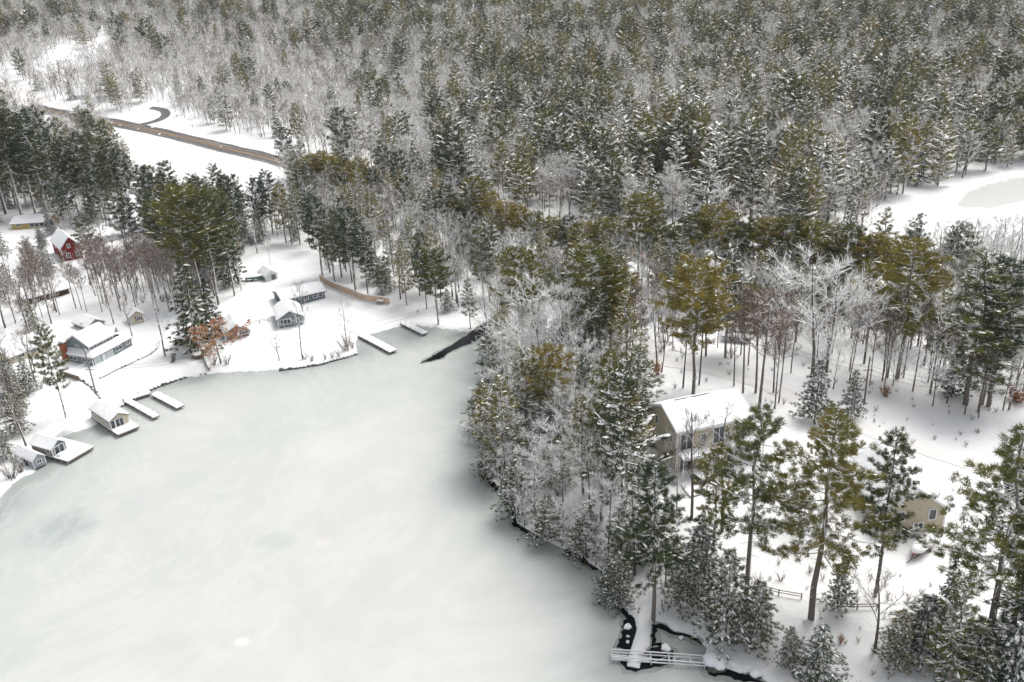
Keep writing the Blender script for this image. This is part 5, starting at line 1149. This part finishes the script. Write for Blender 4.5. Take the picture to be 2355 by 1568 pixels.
# ------------------------------------------------------------------ forest fill
def inpoly(U, V, poly):
    ins = np.zeros(len(U), bool); n = len(poly)
    for i in range(n):
        (x0, y0), (x1, y1) = poly[i], poly[(i + 1) % n]
        if y0 == y1: continue
        c = (y0 > V) != (y1 > V); ins ^= c & (U < x0 + (V - y0) / (y1 - y0) * (x1 - x0))
    return ins
OPEN = [[(125, 600), (205, 600), (205, 705), (125, 705)],
 [(-5, 150), (45, 180), (100, 232), (160, 246), (250, 262), (300, 262), (335, 240), (352, 232), (398, 238), (398, 258), (450, 285), (560, 312), (640, 320), (700, 338), (700, 392), (660, 400), (660, 515), (560, 515), (400, 495), (325, 495), (310, 440), (300, 400), (240, 300), (120, 300), (60, 235), (-5, 205)],
 [(228, 80), (262, 80), (258, 140), (215, 150)], [(150, 100), (240, 130), (120, 190), (70, 190)], [(1430, -5), (1600, -5), (1600, 22), (1570, 46), (1515, 30), (1440, 16)],
 [(1975, 500), (2080, 445), (2200, 418), (2360, 372), (2360, 588), (2260, 592), (2150, 600), (2020, 560), (1975, 530)],
 [(560, 650), (590, 600), (640, 590), (700, 600), (745, 640), (850, 688), (905, 697), (975, 735), (1060, 760), (1000, 900), (480, 900), (470, 850), (500, 790), (560, 720)],
 [(150, 725), (330, 715), (430, 725), (470, 790), (480, 880), (400, 890), (300, 930), (150, 1000), (85, 960), (140, 850)],
 [(1470, 865), (1640, 860), (1800, 900), (1980, 930), (2360, 985), (2360, 1140), (2230, 1140), (2050, 1110), (1900, 1090), (1800, 1120), (1700, 1160), (1560, 1100), (1480, 960)],
 [(1600, 1130), (2360, 1130), (2360, 1700), (1790, 1570), (1620, 1470), (1440, 1580), (1420, 1390), (1500, 1300), (1600, 1250)],
 [(1095, 700), (1170, 715), (1130, 790), (1060, 775)]]
ZONES = [   # polygon, keep probability, mix, group
 ([(70, 665), (160, 650), (330, 640), (470, 660), (440, 735), (320, 733), (120, 750), (60, 735)], 1.6, {'thin': .76, 'dbare': .24}, 'grove'),
 ([(-5, 470), (340, 500), (345, 650), (-5, 665)], 0.15, {'dbare': .5, 'gpine': .2, 'hem': .3}, 'settle'),
 ([(-5, 665), (60, 665), (120, 745), (85, 900), (-5, 860)], 0.34, {'dbare': .7, 'hem': .3}, 'leftedge'),
 ([(-5, 860), (75, 860), (60, 1000), (30, 1075), (-5, 1110)], 0.91, {'hem': .7, 'dbare': .3}, 'leftshore'),
 ([(330, 490), (640, 480), (640, 560), (560, 600), (560, 650), (500, 690), (340, 610)], 1.05, {'gpine': .18, 'opine': .12, 'dbare': .42, 'bare': .18, 'hem': .10}, 'behindlawn'),
 ([(640, 400), (700, 390), (1130, 520), (1130, 700), (1060, 760), (905, 690), (745, 630), (640, 590)], .78, {'bare': .42, 'dbare': .22, 'spine': .14, 'hem': .12, 'gpine': .10}, 'fencewood'),
 ([(1120, 520), (1480, 600), (1470, 800), (1480, 860), (1100, 880), (1100, 800), (1170, 720)], .9, {'bare': .42, 'sbare': .22, 'dbare': .12, 'spine': .12, 'hem': .12}, 'spit'),
 ([(1095, 860), (1480, 820), (1480, 940), (1465, 1100), (1490, 1250), (1570, 1270), (1480, 1330), (1420, 1400), (1330, 1290), (1180, 1210), (1095, 1070)], 1.22, {'hem': .50, 'sbare': .24, 'bare': .08, 'spine': .18}, 'bank'),
 ([(1480, 590), (2360, 700), (2360, 800), (1980, 790), (1480, 720)], 1.5, {'bare': .46, 'sbare': .30, 'dbare': .12, 'spine': .07, 'hem': .05}, 'lanewood'),
 ([(1440, 700), (1980, 770), (1980, 905), (1440, 870)], .6, {'thin': .50, 'bare': .22, 'sbare': .23, 'spine': .05}, 'clearing'),
 ([(1980, 770), (2360, 800), (2360, 985), (1980, 905)], 1.1, {'thin': .42, 'dbare': .14, 'bare': .16, 'sbare': .22, 'spine': .06}, 'lanetrunks'),
 ([(2090, 620), (2360, 590), (2360, 700), (1980, 660)], 0.62, {'bare': .62, 'sbare': .2, 'dbare': .12, 'spine': .06}, 'pondwood')]
GROUPS = {'grove': ('{a} in the grove behind the lake house', 'trees of the leafless grove'), 'settle': ('{a} near the red house', 'trees around the red house'),
 'leftedge': ('{a} above the shore house', 'trees above the shore house'), 'leftshore': ('{a} behind the small lake shed', 'trees behind the lake shed'),
 'behindlawn': ('{a} between highway field and lawn', 'wood between field and lawn'), 'fencewood': ('{a} beyond the cedar fence', 'wood beyond the cedar fence'),
 'spit': ('{a} in the thicket by the stream mouth', 'thicket on the spit'), 'bank': ('{a} on the bank overhanging the ice', 'trees of the overhanging bank'),
 'lanewood': ('{a} around the cabins beyond the lane', 'wood around the cabins'), 'clearing': ('{a} between tan house and cabins', 'open stand behind the tan house'),
 'lanetrunks': ('{a} beyond the overhead wires', 'trunks beyond the wires'), 'pondwood': ('{a} by the small frozen pond', 'trees by the small pond'),
 'far': ('{a} in the front of the great forest', 'front of the great forest'), 'farleft': ('{a} in the greyish wood above the highway', 'wood above the highway')}
ADJ = {'thin': 'slim bare tree', 'dbare': 'dark bare tree', 'bare': 'snow-edged bare tree', 'sbare': 'snow-white spreading bare tree', 'gpine': 'dark green pine', 'opine': 'olive pine', 'spine': 'snow-laden pine', 'hem': 'snowy hemlock',
 'far_pine': 'olive-topped pine', 'far_spine': 'snow-streaked pine', 'far_spruce': 'dark pointed spruce', 'far_bare': 'snowy bare tree', 'far_dbare': 'brownish bare tree'}
HR = {'thin': (13, 18), 'dbare': (12, 17), 'bare': (13, 18), 'sbare': (10, 15), 'gpine': (16, 22), 'opine': (15, 20), 'spine': (14, 22), 'hem': (6, 12), 'far_pine': (17, 28), 'far_spine': (15, 26), 'far_spruce': (9, 21), 'far_bare': (13, 20), 'far_dbare': (12, 17)}
rng = np.random.default_rng(5)
def candidates():
    out = []
    for (y0, y1, s) in ((60, 380, 3.7), (380, 1850, 5.7)):
        ys = np.arange(y0, y1, s); P = []
        for y in ys:
            xm = .68 * y + 60; xs = np.arange(-xm, xm, s); P.append(np.column_stack([xs, np.full(len(xs), y)]))
        P = np.concatenate(P); P += rng.uniform(-.48, .48, P.shape) * s; out.append(P)
    return np.concatenate(out)
P = candidates(); Hh = np.concatenate([height(P[i:i + 40000]) for i in range(0, len(P), 40000)])
U, V = proj(P[:, 0], P[:, 1], Hh); Uc = np.clip(U, 4, 2350)
sd_ = np.minimum(sdf(P, LAKE), sdf(P, POND)); keep = (sd_ > .3) & (V > -60) & (P[:, 1] < 1850) & (U > -260) & (U < 2620)
for o_ in OPEN: keep &= ~inpoly(Uc, V, o_)
rc = np.array(road_c); 
def near_line(P, cl, r):
    cl = np.array(cl)[::2]; d2 = np.full(len(P), 1e9)
    for c in cl: d2 = np.minimum(d2, ((P - c) ** 2).sum(1))
    return d2 < r * r
keep &= ~near_line(P, road_c, 8.5); keep &= ~near_line(P, lane_c, 4.5); keep &= ~near_line(P, side_c, 5)
for (fx, fy, fr) in FOOT: keep &= ((P[:, 0] - fx) ** 2 + (P[:, 1] - fy) ** 2) > fr * fr
for (fx, fy) in TAKEN: keep &= ((P[:, 0] - fx) ** 2 + (P[:, 1] - fy) ** 2) > 2.2 ** 2
P, Hh, U, V, Uc = P[keep], Hh[keep], U[keep], V[keep], Uc[keep]
dens = rng.random(len(P)); kinds = np.full(len(P), '', dtype=object); zn = np.full(len(P), '', dtype=object)
for poly, pr, mix, g in ZONES:
    m = inpoly(Uc, V, poly) & (zn == ''); zn[m] = g; ks = list(mix); pk = rng.choice(len(ks), m.sum(), p=np.array([mix[k] for k in ks]) / sum(mix.values()))
    pr_ = pr / 1.6; sel = dens[m] < pr_; arr = np.array([ks[i] for i in pk], dtype=object); arr[~sel] = ''; kinds[m] = arr
m = (zn == '') & (V < 560); wob = vnoise(P[:, 0], P[:, 1], 30, 6); leftish = m & ((Uc < 800 + 220 * wob + np.where(V > 110, 120, -60)) & (V < 345) | (V < 8) | ((Uc > 1950) & (V < 45))); right = m & ~leftish
clump = vnoise(P[:, 0], P[:, 1], 38, 3) * .62 + vnoise(P[:, 0], P[:, 1], 15, 8) * .5
r1 = rng.random(len(P)); r2 = rng.random(len(P)); near_ = P[:, 1] < 380
cf = np.where(leftish, .06 + .16 * (clump > .5) + .22 * ((((V < 95) & (Uc < 430)) | ((V < 130) & (Uc > 470))) & (clump > -.1)), .41 + .66 * clump + .05 * (V < 220)); cf = np.where(right & (Uc < 980) & (V < 330), .22 + .50 * clump + .3 * ((V < 120) & (Uc > 380)), cf)
con = r1 < cf
kk = np.where(con, np.where(r2 < .42, 'far_pine', np.where(r2 < .80, 'far_spine', 'far_spruce')), np.where(r2 < np.where(leftish, .42, .72), 'far_bare', 'far_dbare')).astype(object)
kinds[m] = kk[m]; zn[leftish] = 'farleft'; zn[right] = 'far'
dk = dens > .66; kinds[m & near_ & (dens > .40)] = ''     # near spacing is finer
dens2 = rng.random(len(P)); kinds[right & ~near_ & (dens2 > .69)] = ''
ok = kinds != ''; P, Hh, U, V, kinds, zn = P[ok], Hh[ok], U[ok], V[ok], kinds[ok], zn[ok]
lo = np.array([HR[k][0] for k in kinds]); hi = np.array([HR[k][1] for k in kinds]); TH = lo + (hi - lo) * rng.random(len(P))
TH = np.where(zn == 'farleft', TH * .85, TH)
dep = depth(P[:, 0], P[:, 1], Hh); app = TH / dep; vis = (U > -10) & (U < 2364) & (V < 1600)
app = np.where(vis, app, app * .2)
names = np.array([CATS[k][0] for k in kinds]); used = {}
for o_ in COL.objects:
    if o_.get('category'): b_n = o_.name.split('.')[0]; used[b_n] = used.get(b_n, 0) + 1
solo = np.zeros(len(P), bool)
for n_ in ('pine_tree', 'hemlock_tree', 'bare_tree', 'spruce_tree'):
    idx = np.where((names == n_) & vis)[0]; idx = idx[np.argsort(-app[idx])][:max(0, 298 - used.get(n_, 0))]; solo[idx] = True
ORD = 'first second third fourth fifth sixth seventh eighth ninth tenth eleventh twelfth thirteenth fourteenth'.split()
sets = {}
def sub(i):
    if zn[i] != 'far': return ''
    b_ = ['near the road end', 'above the cedar fence', 'above the spit', 'above the cabins', 'by the pond clearing'][int(np.searchsorted([800, 1150, 1500, 1850], U[i]))]
    return b_ + (', at the forest foot' if V[i] > 430 else ', second rank' if V[i] > 350 else ', further up')
for i in np.where(solo)[0]: sets.setdefault((kinds[i], zn[i], sub(i)), []).append(i)
for k_ in sets: sets[k_].sort(key=lambda i: U[i])
for i in np.where(solo)[0]:
    lab, grp = GROUPS[zn[i]]; mem = sets[(kinds[i], zn[i], sub(i))]; ad = ADJ[kinds[i]]; sb_ = sub(i)
    if sb_: lab = '{a}, forest ' + sb_; grp = 'great forest ' + sb_
    if len(mem) <= 14 and len(mem) > 1: ad = ORD[mem.index(i)] + ' ' + ad + ' from left'
    place_tree(kinds[i], (P[i, 0], P[i, 1], Hh[i]), TH[i], lab.format(a=ad), ADJ[kinds[i]] + ' - ' + grp, RT.uniform(.88, 1.15))

# the rest of the woods: one object per kind, spread by geometry nodes
def scatter(name, kind, pts, scl):
    protos = PROTO[kind]; n = len(pts); me = bpy.data.meshes.new(name); me.vertices.add(n); me.vertices.foreach_set('co', np.asarray(pts, np.float32).ravel()); me.update()
    a = me.attributes.new('scl', 'FLOAT_VECTOR', 'POINT'); a.data.foreach_set('vector', np.asarray(scl, np.float32).ravel())
    a = me.attributes.new('rot', 'FLOAT_VECTOR', 'POINT'); rr = np.zeros((n, 3), np.float32); rr[:, 2] = rng.random(n) * 6.283; rr[:, :2] = rng.normal(0, .02, (n, 2)); a.data.foreach_set('vector', rr.ravel())
    a = me.attributes.new('var', 'INT', 'POINT'); a.data.foreach_set('value', rng.integers(0, len(protos), n).astype(np.int32))
    o = addobj(name, me); g = bpy.data.node_groups.new(name, 'GeometryNodeTree'); g.interface.new_socket('Geometry', in_out='INPUT', socket_type='NodeSocketGeometry'); g.interface.new_socket('Geometry', in_out='OUTPUT', socket_type='NodeSocketGeometry')
    gi = g.nodes.new('NodeGroupInput'); go = g.nodes.new('NodeGroupOutput'); jo = g.nodes.new('GeometryNodeJoinGeometry')
    def attr(nm, typ): x = g.nodes.new('GeometryNodeInputNamedAttribute'); x.data_type = typ; x.inputs['Name'].default_value = nm; return x.outputs[0]
    for i, (T, C, H) in enumerate(protos):
        src = SRC[kind][i]; jj = g.nodes.new('GeometryNodeJoinGeometry')
        for ob in src: oi = g.nodes.new('GeometryNodeObjectInfo'); oi.inputs['Object'].default_value = ob; g.links.new(oi.outputs['Geometry'], jj.inputs[0])
        ip = g.nodes.new('GeometryNodeInstanceOnPoints'); cmp_ = g.nodes.new('FunctionNodeCompare'); cmp_.data_type = 'INT'; cmp_.operation = 'EQUAL'; g.links.new(attr('var', 'INT'), cmp_.inputs[2]); cmp_.inputs[3].default_value = i
        g.links.new(gi.outputs[0], ip.inputs['Points']); g.links.new(cmp_.outputs[0], ip.inputs['Selection']); g.links.new(jj.outputs[0], ip.inputs['Instance']); g.links.new(attr('rot', 'FLOAT_VECTOR'), ip.inputs['Rotation']); g.links.new(attr('scl', 'FLOAT_VECTOR'), ip.inputs['Scale'])
        g.links.new(ip.outputs[0], jo.inputs[0])
    g.links.new(jo.outputs[0], go.inputs[0]); md = o.modifiers.new('woods', 'NODES'); md.node_group = g; tag(o, kind='stuff'); return o
# source objects for the instancers are real trees already standing in the scene
SRC = {}
for kd, vs_ in PROTO.items():
    SRC[kd] = []
    for (T, C, H) in vs_:
        to = next((o for o in COL.objects if o.type == 'MESH' and o.data == T), None); co = next((o for o in COL.objects if o.type == 'MESH' and o.data == C), None)
        if to is None:
            i = next((i for i in np.where(~solo)[0] if kinds[i] == kd), None)
            if i is not None: solo[i] = True; lab, grp = GROUPS[zn[i]]; r = place_tree(kd, (P[i, 0], P[i, 1], Hh[i]), TH[i], lab.format(a=ADJ[kd]), ADJ[kd] + ' - ' + grp, 1, vs_.index((T, C, H))); to, co = r.children[0], r.children[1]
        SRC[kd].append((to, co))
FN = {'far_pine': 'distant_pine_forest', 'far_spine': 'snowy_pine_forest', 'far_spruce': 'spruce_forest', 'far_bare': 'bare_forest', 'far_dbare': 'brown_forest', 'thin': 'sapling_wood', 'dbare': 'dark_bare_wood', 'bare': 'leafless_wood', 'sbare': 'white_wood', 'gpine': 'green_pine_wood', 'opine': 'olive_pine_wood', 'spine': 'laden_pine_wood', 'hem': 'hemlock_wood'}
CNT = {}
for kd in FN:
    idx = np.where((kinds == kd) & ~solo)[0]; CNT[kd] = len(idx)
    if len(idx) and SRC[kd][0][0] is not None:
        s = TH[idx] / PROTO[kd][0][2]; w_ = s * rng.uniform(.85, 1.2, len(idx)); scatter(FN[kd], kd, np.column_stack([P[idx], Hh[idx]]), np.column_stack([w_, w_, s]))
# brush under and in front of the woods
bi = rng.choice(len(P), min(9000, len(P)), replace=False); BP = P[bi] + rng.uniform(-3, 3, (len(bi), 2)); Bs = np.minimum(sdf(BP, LAKE), sdf(BP, POND)); bu = (Bs > .4) & ~near_line(BP, road_c, 8) & ~near_line(BP, lane_c, 3.5) & (BP[:, 1] < 600)
for (fx, fy, fr) in FOOT: bu &= ((BP[:, 0] - fx) ** 2 + (BP[:, 1] - fy) ** 2) > fr * fr
yd = np.array([at(u_, v_, 2.5) for u_, v_ in zip(rng.uniform(1560, 2360, 150), rng.uniform(1120, 1560, 150))]); yd = yd[(sdf(yd, LAKE) > 1)]
lw = np.array([at(u_, v_, 2.0) for u_, v_ in zip(rng.uniform(1460, 2360, 90), rng.uniform(830, 1050, 90))]); BP = np.concatenate([BP[bu], yd, lw]); s = rng.uniform(.5, 1.5, len(BP)); s[-len(yd) - len(lw):] *= .42; pm_ = rng.permutation(len(BP)); BP = BP[pm_]; s = s[pm_]; hB = height(BP); g_ = place_tree('snowbush', ground(1330, 1250), 1.4, 'low snow-matted bush at the foot of the hemlock bank near the shore')
SRC['snowbush'] = []; 
for (T, C, H) in PROTO['snowbush']:
    to = next((o for o in COL.objects if o.type == 'MESH' and o.data == T), None)
    if to is None: g2 = place_tree('snowbush', ground(1180, 1150), 1.6, 'snow-matted bush at the waterline under the white leaning branches', var=PROTO['snowbush'].index((T, C, H))); to, co = g2.children[0], g2.children[1]
    else: co = next(o for o in COL.objects if o.type == 'MESH' and o.data == C)
    SRC['snowbush'].append((to, co))
h_ = len(BP) // 2; scatter('undergrowth', 'snowbush', np.column_stack([BP[:h_], hB[:h_]]), np.column_stack([s[:h_]] * 3)); scatter('brown_undergrowth', 'bush', np.column_stack([BP[h_:], hB[h_:]]), np.column_stack([s[h_:]] * 3))
print('TREES', len(P), 'solo', solo.sum(), CNT)

# thin winter air
hzm = bpy.data.materials.new('haze'); hzm.use_nodes = True; t_ = hzm.node_tree; t_.nodes.remove(t_.nodes['Principled BSDF'])
pv = t_.nodes.new('ShaderNodeVolumePrincipled'); pv.inputs['Color'].default_value = (.92, .94, .96, 1); pv.inputs['Density'].default_value = .00007; pv.inputs['Anisotropy'].default_value = .2
t_.links.new(pv.outputs[0], t_.nodes['Material Output'].inputs['Volume'])
m_ = MB(); m_.box(-2700, 2700, -60, 3300, -4, 190); ho = m_.build('haze', hzm); tag(ho, kind='stuff')
